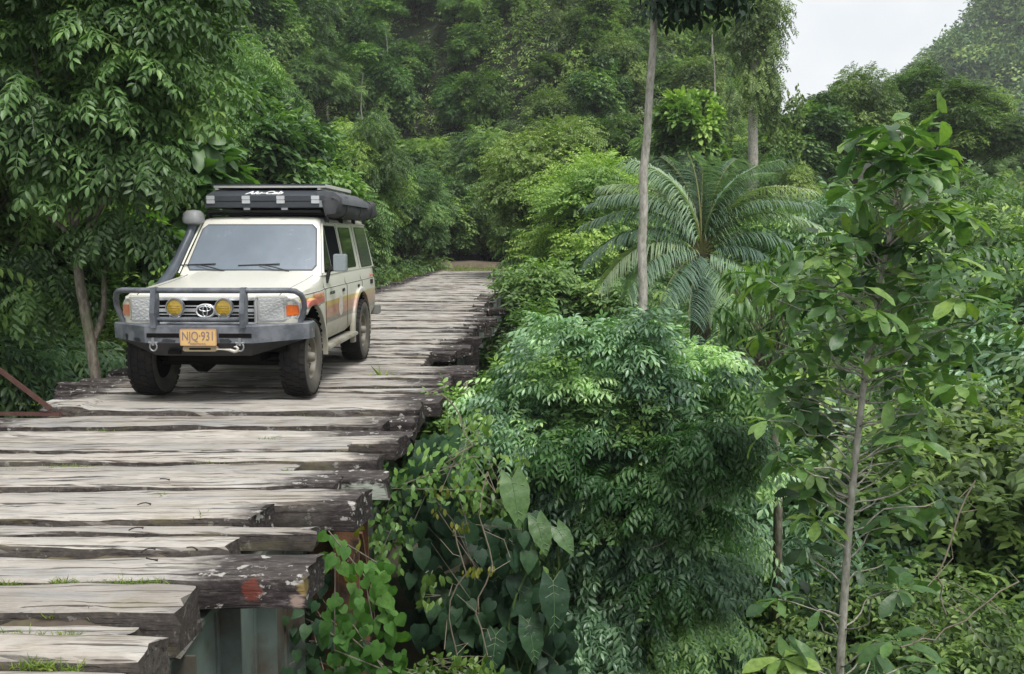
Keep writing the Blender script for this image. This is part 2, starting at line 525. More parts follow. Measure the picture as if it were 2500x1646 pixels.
def H(x, y):
    x = np.asarray(x, float); y = np.asarray(y, float)
    z = -4.3 + 0*x
    z = z + ss(4, 14, x)*2.6 + ss(14, 40, x)*3.0                        # right bank of the gully
    left = -2.2 + np.clip(-6.2-x, 0, 60)*0.62 + np.clip(y-12, 0, 40)*0.02
    z = np.where(x < -5.4, z + (left - z)*ss(-5.4, -6.6, x), z)
    far = ss(28, 41, y)
    bank = -0.22 + np.clip(np.abs(x+3)-4, 0, 50)*0.05
    z = z*(1-far) + np.maximum(bank, np.where(x < -5.4, left, -9))*far
    fac = 1 - 0.80*ss(0.10, 0.27, x/np.maximum(y, 1))                   # the steep slope fades out to the right
    cxr = -3.1 - 0.018*np.clip(y-46, 0, 99)**2                          # the road bends left into the trees
    y0 = 45 + 12*(1-ss(1.8, 13.0, np.abs(x-cxr)))
    z = z + np.clip(y-y0, 0, 60)*0.66*fac
    near = 1 - ss(1.6, 3.6, y)
    z = z*(1-near) + (-0.03 - 0.3*ss(3, 8, np.abs(x+1)))*near
    z = z - 4*ss(110, 150, y)*0
    return z

def h1(x, y): return float(H(x, y))

gm, gn, gb, _ = new_mat('forest_soil')
gp = gn.nodes.new('ShaderNodeNewGeometry').outputs['Position']
gc = ramp(gn, noise(gn, gp, 0.9, 8, 0.7), [(0.35,(0.014,0.016,0.008)),(0.55,(0.025,0.034,0.014)),(0.72,(0.05,0.055,0.026))]).outputs[0]
gn.links.new(gc, gb.inputs['Base Color']); gb.inputs['Roughness'].default_value = 0.95
bump(gn, gb, noise(gn, gp, 6, 8), 0.8, 0.08)

def grid_mesh(name, xs, ys, zf, mat):
    X, Y = np.meshgrid(xs, ys); Z = zf(X, Y)
    V = np.stack([X, Y, Z], -1).reshape(-1, 3); nx, ny = len(xs), len(ys)
    i = np.arange((ny-1)*(nx-1)); a = (i // (nx-1))*nx + i % (nx-1)
    F = np.stack([a, a+1, a+nx+1, a+nx], 1)
    me = bpy.data.meshes.new(name); me.from_pydata(V.tolist(), [], F.tolist())
    me.materials.append(mat); me.polygons.foreach_set('use_smooth', [True]*len(F)); me.update()
    return me
_r = rng_(5)
def Hn(X, Y):
    n_ = 0.12*np.sin(X*1.7+0.6*Y)*np.cos(Y*1.3-.4*X) + 0.06*np.sin(X*4.1)*np.sin(Y*3.7)
    n_ = n_*(1-((X > -6) & (X < 1) & (Y > 41))*0.9)
    return H(X, Y) + n_
xs = np.concatenate([np.linspace(-90, -26, 20), np.linspace(-25, 25, 110), np.linspace(27, 110, 26)])
ys = np.concatenate([np.linspace(-25, 0, 10), np.linspace(1, 70, 120), np.linspace(72, 135, 24)])
tag(link_mesh('ground', grid_mesh('ground', xs, ys, Hn, gm)), kind='structure')

# far hill: its own terrain sheet beyond the valley
def Hfar(X, Y):
    # ridge comes down from upper right to the valley on the left
    t = (X - 62)/60.0
    crest = 32 + (X-80)*0.85 + 3*np.sin(X*.13) + 2.5*np.sin(X*.31)
    crest = np.minimum(crest, 150 + 0*X)
    f = np.exp(-((Y-215-0.25*(X-90))/62.0)**2)
    return -14 + (crest+14)*f + 1.6*np.sin(X*0.21)*np.cos(Y*.17)
tag(link_mesh('far_hill', grid_mesh('far_hill', np.linspace(-60, 210, 90), np.linspace(128, 330, 60), Hfar, gm)), kind='structure')

# dirt road leaving the bridge
rm_, rn, rb, _ = new_mat('dirt_road')
rp = rn.nodes.new('ShaderNodeNewGeometry').outputs['Position']
rc = ramp(rn, noise(rn, rp, 1.4, 8, 0.65), [(0.3,(0.07,0.06,0.035)),(0.5,(0.17,0.13,0.09)),(0.75,(0.27,0.22,0.165))]).outputs[0]
rn.links.new(rc, rb.inputs['Base Color']); rb.inputs['Roughness'].default_value = 0.95
bump(rn, rb, noise(rn, rp, 9, 8), 0.7, 0.05)
v_ = []; f_ = []
for i in range(14):
    y = 41.5 + i*1.0; cx = -3.1 - 0.018*max(0, y-46)**2
    z = -0.02 + 0.016*(y-41.5)
    for k in range(7):
        u = (k-3)/3; v_.append((cx + u*1.75, y, z - 0.05*u*u - (0.02 if abs(abs(u)-.5) < .2 else 0)))
for i in range(13):
    for k in range(6):
        a = i*7+k; f_.append((a, a+1, a+8, a+7))
me = bpy.data.meshes.new('road'); me.from_pydata(v_, [], f_); me.materials.append(rm_); me.update()
tag(link_mesh('road', me), kind='structure')

# ------------------------------------------------------------------ the bridge
def wood_mat(name, patches=()):
    m, n, b, o = new_mat(name)
    t = n.nodes.new('ShaderNodeTexCoord').outputs['Object']
    oi = n.nodes.new('ShaderNodeObjectInfo')
    geo = n.nodes.new('ShaderNodeNewGeometry')
    sep = n.nodes.new('ShaderNodeSeparateXYZ'); n.links.new(t, sep.inputs[0])
    off = n.nodes.new('ShaderNodeCombineXYZ')
    for i in range(3): n.links.new(math_(n, 'MULTIPLY', oi.outputs['Random'], 37.0 + 11*i), off.inputs[i])
    va = n.nodes.new('ShaderNodeVectorMath'); va.operation = 'ADD'
    n.links.new(t, va.inputs[0]); n.links.new(off.outputs[0], va.inputs[1]); p = va.outputs[0]
    g1 = noise(n, mapping(n, p, (1.1, 30, 30)), 2.4, 10, 0.78)
    g1 = math_(n, 'ADD', math_(n, 'MULTIPLY', g1, .55), math_(n, 'MULTIPLY', noise(n, mapping(n, p, (5, 95, 95), (2,4,6)), 2.0, 8, .75), .45))
    g2 = noise(n, mapping(n, p, (0.9, 7, 7)), 1.6, 5, 0.6)
    base = ramp(n, g1, [(0.28,(0.18,0.165,0.15)),(0.39,(0.36,0.34,0.31)),(0.50,(0.475,0.455,0.43)),(0.60,(0.56,0.54,0.51)),(0.75,(0.62,0.60,0.57))]).outputs[0]
    tint = ramp(n, g2, [(0.3,(0.74,0.77,0.80)),(0.5,(1.0,0.985,0.96)),(0.72,(1.05,0.99,0.93))]).outputs[0]
    c = mixc(n, 1.0, base, tint, 'MULTIPLY')
    tone = ramp(n, oi.outputs['Random'], [(0,(0.70,0.695,0.69)),(0.3,(0.93,0.92,0.91)),(1,(1.07,1.06,1.04))]).outputs[0]
    c = mixc(n, 1.0, c, tone, 'MULTIPLY')
    # long drying cracks
    ck = noise(n, mapping(n, p, (0.8, 38, 38), (3, 1, 7)), 1.3, 4, 0.55)
    cm = ramp(n, ck, [(0.385,(1,1,1)),(0.42,(0,0,0))]).outputs[0]
    c = mixc(n, math_(n, 'MULTIPLY', cm, 0.85), c, (0.055, 0.045, 0.04))
    # weathered dark ends outside the wheel tracks, algae grey-black with white lichen
    wv = noise(n, mapping(n, p, (3, 9, 9)), 1.6, 6, 0.7)
    xx = math_(n, 'ADD', sep.outputs[0], math_(n, 'MULTIPLY', math_(n, 'SUBTRACT', wv, 0.5), 0.7))
    r2 = math_(n, 'FRACT', math_(n, 'MULTIPLY', oi.outputs['Random'], 13.7))
    xr_ = math_(n, 'ADD', xx, math_(n, 'MULTIPLY', math_(n, 'SUBTRACT', r2, 0.62), 0.55))
    e1 = ramp(n, math_(n, 'MULTIPLY_ADD', xr_, 4.0, -4.9), [(0,(0,0,0)),(1,(1,1,1))]).outputs[0]
    e2 = ramp(n, math_(n, 'MULTIPLY_ADD', xx, -4.0, -5.9), [(0,(0,0,0)),(1,(1,1,1))]).outputs[0]
    em = math_(n, 'MAXIMUM', e1, e2)
    dk = ramp(n, noise(n, mapping(n, p, (5, 18, 18)), 2.2, 8, 0.75), [(0.40,(0.020,0.016,0.016)),(0.55,(0.055,0.045,0.043)),(0.66,(0.17,0.15,0.145))]).outputs[0]
    # sides and butt ends: never rubbed clean
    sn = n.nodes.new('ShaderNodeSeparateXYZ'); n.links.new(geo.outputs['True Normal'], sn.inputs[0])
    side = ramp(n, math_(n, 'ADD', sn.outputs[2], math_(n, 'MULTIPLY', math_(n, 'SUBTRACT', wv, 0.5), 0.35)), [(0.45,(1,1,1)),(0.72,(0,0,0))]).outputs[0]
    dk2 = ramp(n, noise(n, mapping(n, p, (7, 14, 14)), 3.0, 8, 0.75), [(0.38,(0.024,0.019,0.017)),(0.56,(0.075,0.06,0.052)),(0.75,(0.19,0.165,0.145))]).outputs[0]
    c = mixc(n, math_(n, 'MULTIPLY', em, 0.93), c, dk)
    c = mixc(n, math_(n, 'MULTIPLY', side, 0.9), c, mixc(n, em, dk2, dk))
    lich = ramp(n, noise(n, mapping(n, p, (7, 9, 9), (5, 5, 5)), 1.7, 6, 0.6), [(0.60,(0,0,0)),(0.635,(1,1,1))]).outputs[0]
    lm = math_(n, 'MULTIPLY', lich, math_(n, 'MAXIMUM', em, math_(n, 'MULTIPLY', side, 0.35)))
    c = mixc(n, math_(n, 'MULTIPLY', lm, 0.85), c, (0.50, 0.48, 0.44))
    mud = ramp(n, noise(n, mapping(n, p, (1.1, 2.5, 2.5), (1, 8, 3)), 1.3, 7, 0.7), [(0.48,(0,0,0)),(0.66,(1,1,1))]).outputs[0]
    c = mixc(n, math_(n, 'MULTIPLY', math_(n, 'MULTIPLY', mud, math_(n, 'SUBTRACT', 1.0, math_(n, 'MAXIMUM', em, side), clamp=True)), 0.5), c, (0.235, 0.195, 0.15))
    moss = ramp(n, noise(n, mapping(n, p, (1.5, 5, 5), (9, 2, 4)), 1.5, 6, 0.65), [(0.56,(0,0,0)),(0.68,(1,1,1))]).outputs[0]
    c = mixc(n, math_(n, 'MULTIPLY', math_(n, 'MULTIPLY', moss, math_(n, 'SUBTRACT', 1.0, em, clamp=True)), 0.42), c, (0.20, 0.18, 0.09))
    for (px_, py_, pz_, r_, col) in patches:
        vd = n.nodes.new('ShaderNodeVectorMath'); vd.operation = 'DISTANCE'
        n.links.new(t, vd.inputs[0]); vd.inputs[1].default_value = (px_, py_, pz_)
        d = math_(n, 'ADD', vd.outputs['Value'], math_(n, 'MULTIPLY', math_(n, 'SUBTRACT', noise(n, mapping(n, p, (6, 20, 20)), 2.5, 6, 0.7), 0.5), r_*1.5))
        k = ramp(n, math_(n, 'DIVIDE', d, r_), [(0.75,(1,1,1)),(1.0,(0,0,0))]).outputs[0]
        c = mixc(n, math_(n, 'MULTIPLY', k, 0.85), c, col)
    n.links.new(c, b.inputs['Base Color'])
    b.inputs['Roughness'].default_value = 0.88; b.inputs['Specular IOR Level'].default_value = 0.25
    hh = math_(n, 'SUBTRACT', math_(n, 'ADD', g1, math_(n, 'MULTIPLY', wv, 0.4)), math_(n, 'MULTIPLY', cm, 1.2))
    bump(n, b, hh, 0.75, 0.012)
    return m
WOOD = wood_mat('weathered_plank')

BX = -2.9      # bridge centre line
def plank_arrays(r, xl, xr, wd, th, st=34, worn=0.012, jag=0.05, skew=0.0, logl=False):
    """irregular hewn timber lying along X, top near z=0"""
    prof = [(-.5,-.35),(-.5,-.96),(-.46,-1.0),(.46,-1.0),(.5,-.96),(.5,-.30),(.47,-.10),(.40,-.02),(.22,.0),(.0,.01),(-.22,.0),(-.40,-.025),(-.475,-.12)]
    V = []; F = []; k = len(prof)
    ph = r.uniform(0, 6.28, 12)
    ex = r.uniform(-jag, jag*.3, (2, k)); X = np.linspace(xl, xr, st+1)
    crown = r.uniform(-.01, .012)
    for i, x in enumerate(X):
        for j, (a, c_) in enumerate(prof):
            s = 1 if a > 0 else -1
            ed = wd*.022*math.sin(x*2.1+ph[0 if s > 0 else 1]) + wd*.016*math.sin(x*5.3+ph[2 if s > 0 else 3]) + wd*.014*math.sin(x*13+ph[4 if s > 0 else 5]) + r.normal(0, wd*.012)
            tz = worn*(math.sin(x*1.7+ph[6]+a*2)+.5*math.sin(x*4.9+ph[7]+a*5)+.35*math.sin(x*11+ph[8]+a*9))
            if c_ < -.5: tz *= .3
            y = a*wd + ed*(abs(a)*2) + r.normal(0, .0022); z = c_*th + tz + crown*math.sin((i/st)*3.14) + r.normal(0, .0018)
            xx = x
            if i == 0: xx = x - ex[0, j]
            if i == st: xx = x + ex[1, j] + skew*a*wd
            if logl and i < 5:
                q = [.45, .72, .88, .96, .99][i]; y *= q; z = -th*.5 + (z+th*.5)*q + .03
            V.append((xx, y, z))
    for i in range(st):
        for j in range(k):
            j2 = (j+1) % k
            F.append((i*k+j, i*k+j2, (i+1)*k+j2, (i+1)*k+j))
    F.append(tuple(range(k))[::-1]); F.append(tuple(st*k+j for j in range(k)))
    return V, F

def make_mesh(name, V, F, mat, smooth=35):
    me = bpy.data.meshes.new(name); me.from_pydata(V, [], F)
    bm = bmesh.new(); bm.from_mesh(me); bmesh.ops.recalc_face_normals(bm, faces=bm.faces); bm.to_mesh(me); bm.free()
    me.materials.append(mat)
    me.polygons.foreach_set('use_smooth', [True]*len(me.polygons)); me.set_sharp_from_angle(angle=R(smooth)); me.update()
    return me

def deck_y(px, py):
    """where the ray through a pixel (2500 px frame) meets the deck: returns x, y"""
    d = cam.rotation_euler.to_matrix() @ Vector(((px-1250)/FPX, (823-py)/FPX, -1.0))
    t = -CAM_H/d.z
    return d.x*t, d.y*t

bridge = empty('timber_bridge', (BX, 1.0, 0))
tag(bridge, 'old one lane bridge of rough weathered timber planks crossing the overgrown gully', 'bridge')
PR = 0.052
# front rows measured from the photograph: far edge, near edge (at px 160), right end, height offset, thickness
rows = [(1622,1662,300,-.01,.16),(1546,1608,384,.0,.20),(1504,1541,335,-.035,.15),(1430,1494,470,.015,.24),
        (1352,1412,776,.0,.165),(1308,1338,582,.01,.15),(1286,1305,778,.0,.11),(1232,1272,652,.02,.15),
        (1190,1226,896,-.01,.19),(1170,1188,838,.01,.13),(1146,1167,953,.0,.17),(1128,1144,735,-.02,.13),
        (1106,1124,940,.005,.15),(1083,1103,862,.02,.16),(1063,1080,988,.0,.16),(1048,1062,1019,-.01,.14),
        (1030,1044,951,.02,.14),(1016,1028,1024,.0,.16),(986,1010,1036,.045,.20),(968,983,1088,.0,.16)]
ends = [(9.8,-.98),(10.4,-1.02),(11.05,-.80),(11.8,-1.5),(12.4,-1.5),(13.2,-1.26),(13.9,-1.53),(14.8,-1.2),(15.7,-1.15),(16.6,-1.4),(17.4,-1.17),(18.1,-1.15),
        (19.0,-1.43),(19.8,-1.43),(20.7,-.85),(21.5,-1.6),(22.6,-1.57),(23.6,-1.75),(25,-1.7),(26.6,-1.35),(28.5,-1.3),(30,-1.9),(32,-1.75),(34,-1.8),(37,-1.4),(39.6,-1.3),(42,-1.7)]
r = rng_(11); pl = []
for k, (ya, yb, ex, dz, th) in enumerate(rows):
    x0, y0 = deck_y(160, yb + .0); x1, y1 = deck_y(160, ya)
    xr, yr = deck_y(ex, ya)
    # slope of the rows carries the right end further away
    wd = (y1-y0)
    ym = (y0+y1)/2 + PR*(BX-x0)
    xe = deck_y(ex, 0.5*(ya+yb) - (ex-160)*0.012)[0]
    pl.append([ym, wd, xe, dz, th, r.uniform(-5.1,-4.55), None])
pl.sort(key=lambda p: p[0])
first = pl[0][0]-pl[0][1]/2
y = first
pre = []
while y > 0.9:
    wd = r.uniform(.2,.27); y -= wd+.02
    pre.append([y+wd/2, wd, -1.5+r.uniform(-.3,.3), r.uniform(-.01,.01), .16, -4.9, None])
pl = pre[::-1] + pl
y = pl[-1][0] + pl[-1][1]/2 + .01
while y < 42.6:
    wd = float(r.choice([.13,.16,.18,.21,.25])) + r.uniform(-.02,.02)
    e = min(ends, key=lambda q: abs(q[0]-y))[1] + (r.choice([0, .05, .12, -.12, 0, .25, .0]) if y > 12.5 else 0)
    pl.append([y+wd/2, wd, e, r.normal(0,.014), r.uniform(.12,.19), r.uniform(-5.25,-4.5), None])
    y += wd + abs(r.normal(.012,.018))
bulk = MB()
WOODP = wood_mat('weathered_plank_painted', [(1.52,-.13,-.08,.06,(0.17,0.045,0.03)),(1.78,-.13,-.07,.055,(0.30,0.22,0.08)),(1.74,-.13,-.13,.05,(0.40,0.30,0.25))])
WOODG = wood_mat('weathered_plank_limewashed', [(1.50,-.15,-.15,.13,(0.42,0.46,0.37)),(1.68,-.15,-.15,.13,(0.44,0.47,0.40)),(1.80,-.15,-.15,.11,(0.44,0.47,0.40))])
for k, (ym, wd, xe, dz, th, xl, _) in enumerate(pl):
    rr = rng_(300+k); n_near = k < 100
    ang = PR + rr.normal(0, .006)
    logl = abs(wd-.0) > 0 and k == len(pre)+18
    if k == len(pre)+18: xl = -4.62
    V, F = plank_arrays(rr, xl-BX, xe-BX, wd*rr.uniform(.93,1.0), th, 34 if k < 60 else 20, .007, .035 if k < 60 else .03, skew=rr.uniform(-.2,.2), logl=logl)
    ca, sa = math.cos(ang), math.sin(ang)
    if n_near:
        mat = WOODP if k == len(pre)+4 else (WOODG if k == len(pre)+10 else WOOD)
        o = link_mesh('deck_plank', make_mesh('deck_plank', V, F, mat), bridge)
        o.location = (0, ym-1.0, dz); o.rotation_euler = (rr.normal(0,.012), rr.normal(0,.0022), ang)
        if k == len(pre)+4: o['label'] = 'thick split plank with red and yellow paint patches on its end'
        if k == len(pre)+10: o['label'] = 'plank with pale lime washed side face'
        if k == len(pre)+18: o['label'] = 'plank with a rounded dark log end'
    else:
        bulk.add([(a*ca-b*sa, a*sa+b*ca + ym-1.0, c+dz) for a, b, c in V], F)
ob = link_mesh('far_deck_planks', make_mesh('far_deck_planks', bulk.v, bulk.f, WOOD), bridge); ob['kind'] = 'stuff'

# soil and litter packed in the gaps
SOIL = flat_mat('gap_soil', (0.085,0.065,0.048), 0.95, var=.6, scale=9, dirt=(0.13,0.115,0.06), bmp=.8)
gx = np.linspace(-4.5, -1.75, 40); gy = np.linspace(2.0, 42.6, 420)
so = link_mesh('soil', grid_mesh('soil', gx-BX, gy-1.0, lambda X, Y: -.052 + .014*np.sin(X*7+Y*3)*np.cos(Y*9.1) + .012*np.sin(X*23+Y*17) + .008*np.sin(Y*41+X*5) - .10*ss(.95,1.15,X), SOIL), bridge)
so['kind'] = 'stuff'

STEEL = flat_mat('painted_girder_steel', (0.155,0.195,0.175), 0.6, 0.1, .35, 5, dirt=(0.10,0.085,0.065), bmp=.15)
RUST = flat_mat('rusty_steel', (0.20,0.10,0.055), 0.85, 0.2, .5, 14, dirt=(0.09,0.06,0.045), bmp=.5)
for gxp in (-1.66, -4.15):
    g = MB(); X = gxp-BX
    g.box((X-.012, 1.3, -1.45), (X+.012, 42.2, -.25))
    g.box((X-.17, 1.3, -.25), (X+.05, 42.2, -.215)); g.box((X-.17, 1.3, -1.485), (X+.17, 42.2, -1.45))
    for q in np.arange(1.7, 42, .62):
        g.box((X+.012, q, -1.45), (X+.13, q+.014, -.25)); g.box((X-.13, q, -1.45), (X-.012, q+.014, -.25))
        g.box((X+.012, q-.045, -1.45), (X+.024, q, -.25))
    g.build('girder', STEEL, bridge)
for q in np.arange(4.3, 42, 3.1):
    b_ = MB(); b_.box((-1.35, q, -1.2), (1.2, q+.12, -.9)); b_.build('cross_beam', RUST, bridge)
# riveted rusty bearing post under the near end, with its leaning brace
PX, PY = .17, .75
p_ = MB(); p_.box((1.33, 4.35, -4.6), (1.36, 4.72, -.22)); p_.box((1.13, 4.50, -4.6), (1.33, 4.53, -.22)); p_.box((1.36, 4.36, -4.6), (1.50, 4.385, -.22)); p_.box((1.36, 4.69, -4.6), (1.50, 4.715, -.22))
for i in range(26):
    for yy in (4.44, 4.63):
        z = -.35 - i*.13
        p_.add([(1.36, yy-.018, z-.018),(1.36, yy+.018, z-.018),(1.36, yy+.018, z+.018),(1.36, yy-.018, z+.018),(1.385, yy, z)], [(0,1,4),(1,2,4),(2,3,4),(3,0,4)])
p_.v = [(a+PX, b+PY, c) for a, b, c in p_.v]; p_.build('riveted_post', RUST, bridge)
p_ = MB(); M_ = Matrix.Translation((1.62, 5.6, -1.0)) @ Matrix.Rotation(R(28), 4, 'X')
p_.box((-.03,-.13,-1.0),(.0,.13,.75), M=M_); p_.box((.0,-.13,-1.0),(.07,-.11,.75), M=M_); p_.build('brace', RUST, bridge)
# timber bents under the far spans
for (yy, xo) in ((13.7, 1.50), (19.2, 1.45), (25, 1.4)):
    t_ = MB(); t_.box((xo-.13, yy-1, -5.0), (xo+.13, yy-.74, -.2)); t_.box((-1.6, yy-.99, -5.0), (-1.34, yy-.75, -.2))
    t_.box((-1.7, yy-1.02, -.2), (xo+.25, yy-.72, -.165)) 
    t_.build('timber_bent', WOOD, bridge, bevel=.01)

STONE = flat_mat('mossy_stone', (0.12,0.10,0.07), 0.9, var=.5, scale=3, dirt=(0.06,0.065,0.035), bmp=.6)
pr = MB(); V_, F_ = [], []
def rock_wall(x0, x1, y0, y1, z0, z1, seed):
    bm = bmesh.new(); bmesh.ops.create_cube(bm, size=1)
    bmesh.ops.subdivide_edges(bm, edges=bm.edges, cuts=14, use_grid_fill=True)
    rr = random.Random(seed)
    for v in bm.verts:
        p = v.co.copy(); v.co = Vector((x0+(p.x+.5)*(x1-x0), y0+(p.y+.5)*(y1-y0), z0+(p.z+.5)*(z1-z0)))
        q = v.co; v.co += Vector((math.sin(q.y*3+q.z*4), math.sin(q.x*3.3+q.z*3), math.sin(q.x*4+q.y*2)))*.04 + Vector([rr.gauss(0,.012) for _ in range(3)])
    me = bpy.data.meshes.new('pier'); bm.to_mesh(me); bm.free(); me.materials.append(STONE)
    me.polygons.foreach_set('use_smooth', [True]*len(me.polygons)); me.update(); return me
tag(link_mesh('stone_pier', rock_wall(-4.9, -0.75, 8.3, 10.0, -5, -1.50, 1)), 'mossy brown stone pier under the deck, half hidden by climbing plants', 'pier')

# loose things on and by the deck
RED = flat_mat('red_oxide_bar', (0.11,0.045,0.038), 0.7, 0.2, .45, 20, dirt=(0.12,0.07,0.05), bmp=.4)
jx, jy = deck_y(124, 1020); e = empty('steel_railing', (jx-.03, jy-.02, .02)); tag(e, 'bent rusty red steel railing lying off the left edge of the planks', 'railing')
m_ = MB()
for dx, dy in ((0, 0), (.0, .045)): m_.box((-.0-1.9, dy-.004, .0), (.12, dy+.004, .026))
m_.box((-1.9, 0, .0), (.12, .045, .005)); m_.build('rail_bar', RED, e)
m_ = MB(); M_ = Matrix.Translation((.03, .02, .05)) @ Matrix.Rotation(R(-35), 4, 'Y').inverted()
M_ = Matrix.Translation((.03, .02, .05)) @ Matrix.Rotation(R(38), 4, 'Y')
m_.box((-2.3,-.02,-.004),(0,.02,.004), M=M_); m_.box((-2.3,-.02,.004),(0,-.012,.04), M=M_); m_.build('brace_bar', RED, e)
WHT = flat_mat('whitewashed_block', (0.55,0.54,0.50), 0.85, var=.3, scale=18, dirt=(0.12,0.10,0.08), bmp=.4)
m_ = MB(); m_.box((-.06,-.09,-.12),(.06,.09,.085)); o = m_.build('wooden_block', WHT, None, bevel=.01); o.location = (-4.50, 10.25, 0)
tag(o, 'small whitewashed block at the left deck edge beside the front tyre', 'block')
m_ = MB(); m_.box((-.10,-.09,-.14),(.10,.09,.03)); o = m_.build('wooden_block', WHT, None, bevel=.01); o.location = (-4.62, 8.72, .0)
tag(o, 'pale whitewashed block end beside the red railing', 'block')
# bent spikes and twigs on the planks
SPK = ['bent iron spike on a pale foreground plank, farther one of a close pair', 'bright curved iron spike on a pale foreground plank, nearer one of a close pair',
 'dark slanting iron spike at the head of the wide plank by the grass tuft', 'dark iron spike where the wide plank turns from pale to black', 'short curled iron spike just above the grass tuft on the wide plank',
 'small dark spike near the left edge not far behind the red railing', 'pale bent spike in front of the deep dark groove at mid deck', 'small dark spike straight in front of the right front tyre, beyond the groove']
IRON = flat_mat('old_iron', (0.05,0.04,0.035), 0.7, 0.5, .3, 30)
for i, (px, py, a, cu) in enumerate([(333,1307,.6,.3),(347,1323,.9,-.5),(363,1361,.8,.4),(469,1356,-.5,.2),(372,1382,-.4,-.4),(165,1055,.2,.3),(352,1246,.2,.5),(403,1183,-.3,-.2)]):
    x, y = deck_y(px, py); m_ = MB()
    L = .075; pts = [(L*(t-.5), cu*L*math.sin(t*3.1)*.5, .012+.006*math.sin(t*3.1)) for t in [k/5 for k in range(6)]]
    m_.tube(pts, [.0035]*5+[.006], 6)
    o = m_.build('iron_spike', IRON); o.location = (x, y, .022); o.rotation_euler = (0, 0, a)
    tag(o, SPK[i], 'spike', 'loose iron spikes on the planks')
# ------------------------------------------------------------------ the off-road wagon
def car_paint():
    m, n, b, o = new_mat('cream_paint')
    t = n.nodes.new('ShaderNodeTexCoord').outputs['Object']
    s = n.nodes.new('ShaderNodeSeparateXYZ'); n.links.new(t, s.inputs[0])
    x, y, z = s.outputs
    f = noise(n, t, 2.2, 6)
    c = mixc(n, f, (0.76,0.74,0.65), (0.80,0.785,0.71))
    def step(v, a, w=.0015):       # 1 above a
        q = n.nodes.new('ShaderNodeMapRange'); q.inputs['From Min'].default_value = a-w; q.inputs['From Max'].default_value = a+w
        n.links.new(v, q.inputs['Value']); return q.outputs[0]
    inv = lambda v: math_(n, 'SUBTRACT', 1.0, v)
    mul = lambda *a: a[0] if len(a) == 1 else math_(n, 'MULTIPLY', a[0], mul(*a[1:]))
    ax = math_(n, 'ABSOLUTE', x)
    side = step(ax, .775)
    # door stripes, fading to the tail
    def band(z0, z1, col, k, extra):
        nonlocal c
        msk = mul(extra, step(z, z0), inv(step(z, z1)), k); c = mixc(n, msk, c, col)
    wear = ramp(n, noise(n, mapping(n, t, (9, 2.2, 9)), 2.0, 8, .7), [(0.30,(.62,.62,.62)),(0.55,(.98,.98,.98))]).outputs[0]
    fadeq = n.nodes.new('ShaderNodeMapRange'); fadeq.inputs['From Min'].default_value = 1.6; fadeq.inputs['From Max'].default_value = 3.9
    fadeq.inputs['To Min'].default_value = 1.0; fadeq.inputs['To Max'].default_value = 0.55; n.links.new(y, fadeq.inputs['Value'])
    k = mul(wear, fadeq.outputs[0])
    door = mul(side, step(y, .80))
    band(.835, .893, (0.62,0.40,0.085), k, door)
    band(.715, .835, (0.58,0.24,0.17), k, door)
    band(.655, .715, (0.26,0.20,0.19), k, door)
    # fender stripes: follow the wheel arch and turn down at its rear
    u = math_(n, 'MAXIMUM', math_(n, 'SUBTRACT', z, 1.0), math_(n, 'MULTIPLY', math_(n, 'SUBTRACT', y, .765), 1.0))
    tt = math_(n, 'MULTIPLY', u, -1.0)
    fen = mul(side, inv(step(y, .80)), step(z, .50), step(y, -.40))
    for a0, a1, col in ((0, .028, (0.72,0.42,0.06)), (.028, .085, (0.62,0.11,0.10)), (.085, .105, (0.26,0.20,0.18))):
        msk = mul(fen, step(tt, a0), inv(step(tt, a1)), .9 if False else wear); c = mixc(n, msk, c, col)
    # road dust low down, splashed
    dn = math_(n, 'ADD', z, math_(n, 'MULTIPLY', math_(n, 'SUBTRACT', noise(n, mapping(n, t, (4, 2, 5)), 2.4, 8, .65), .5), .28))
    dq = n.nodes.new('ShaderNodeMapRange'); dq.inputs['From Min'].default_value = 1.0; dq.inputs['From Max'].default_value = .50
    n.links.new(dn, dq.inputs['Value'])
    c = mixc(n, math_(n, 'MULTIPLY', dq.outputs[0], .85), c, (0.27, 0.245, 0.18))
    spk = ramp(n, noise(n, t, 30, 8, .75), [(.56,(0,0,0)),(.68,(1,1,1))]).outputs[0]
    c = mixc(n, math_(n, 'MULTIPLY', spk, .38), c, (0.33, 0.30, 0.24))
    n.links.new(c, b.inputs['Base Color'])
    b.inputs['Roughness'].default_value = .38
    n.links.new(math_(n, 'MULTIPLY_ADD', dq.outputs[0], .4, .30), b.inputs['Roughness'])
    b.inputs['Coat Weight'].default_value = .25; b.inputs['Coat Roughness'].default_value = .2
    return m
PAINT = car_paint()
TRIM = flat_mat('black_rubber_trim', (0.018,0.018,0.018), 0.6)
DARK = flat_mat('underbody_black', (0.010,0.009,0.008), 0.95, spec=0.1)
BUMP = flat_mat('worn_black_steel', (0.10,0.112,0.13), 0.48, 0.1, .4, 16, dirt=(0.19,0.20,0.22), bmp=.12)
BUMPD = flat_mat('chipped_black_steel', (0.022,0.024,0.028), 0.5, 0.1, .4, 10, dirt=(0.05,0.05,0.055), bmp=.1)
CHROME = flat_mat('chrome', (0.78,0.79,0.80), 0.25, .55, .06)
SILVER = flat_mat('silver_plastic', (0.62,0.63,0.64), 0.35, .5, .1)
GALV = flat_mat('galvanised_steel', (0.36,0.37,0.38), 0.45, .8, .25, 30)
TYRE = flat_mat('tyre_rubber', (0.016,0.015,0.015), 0.85, var=.4, scale=9, spec=.25, dirt=(0.045,0.04,0.034))
TYRES = flat_mat('dusty_sidewall', (0.085,0.08,0.07), 0.9, var=.4, scale=9, spec=.2, dirt=(0.14,0.13,0.11))
RIM = flat_mat('dusty_grey_rim', (0.24,0.225,0.19), 0.6, .2, .3, 12, dirt=(0.17,0.15,0.115))
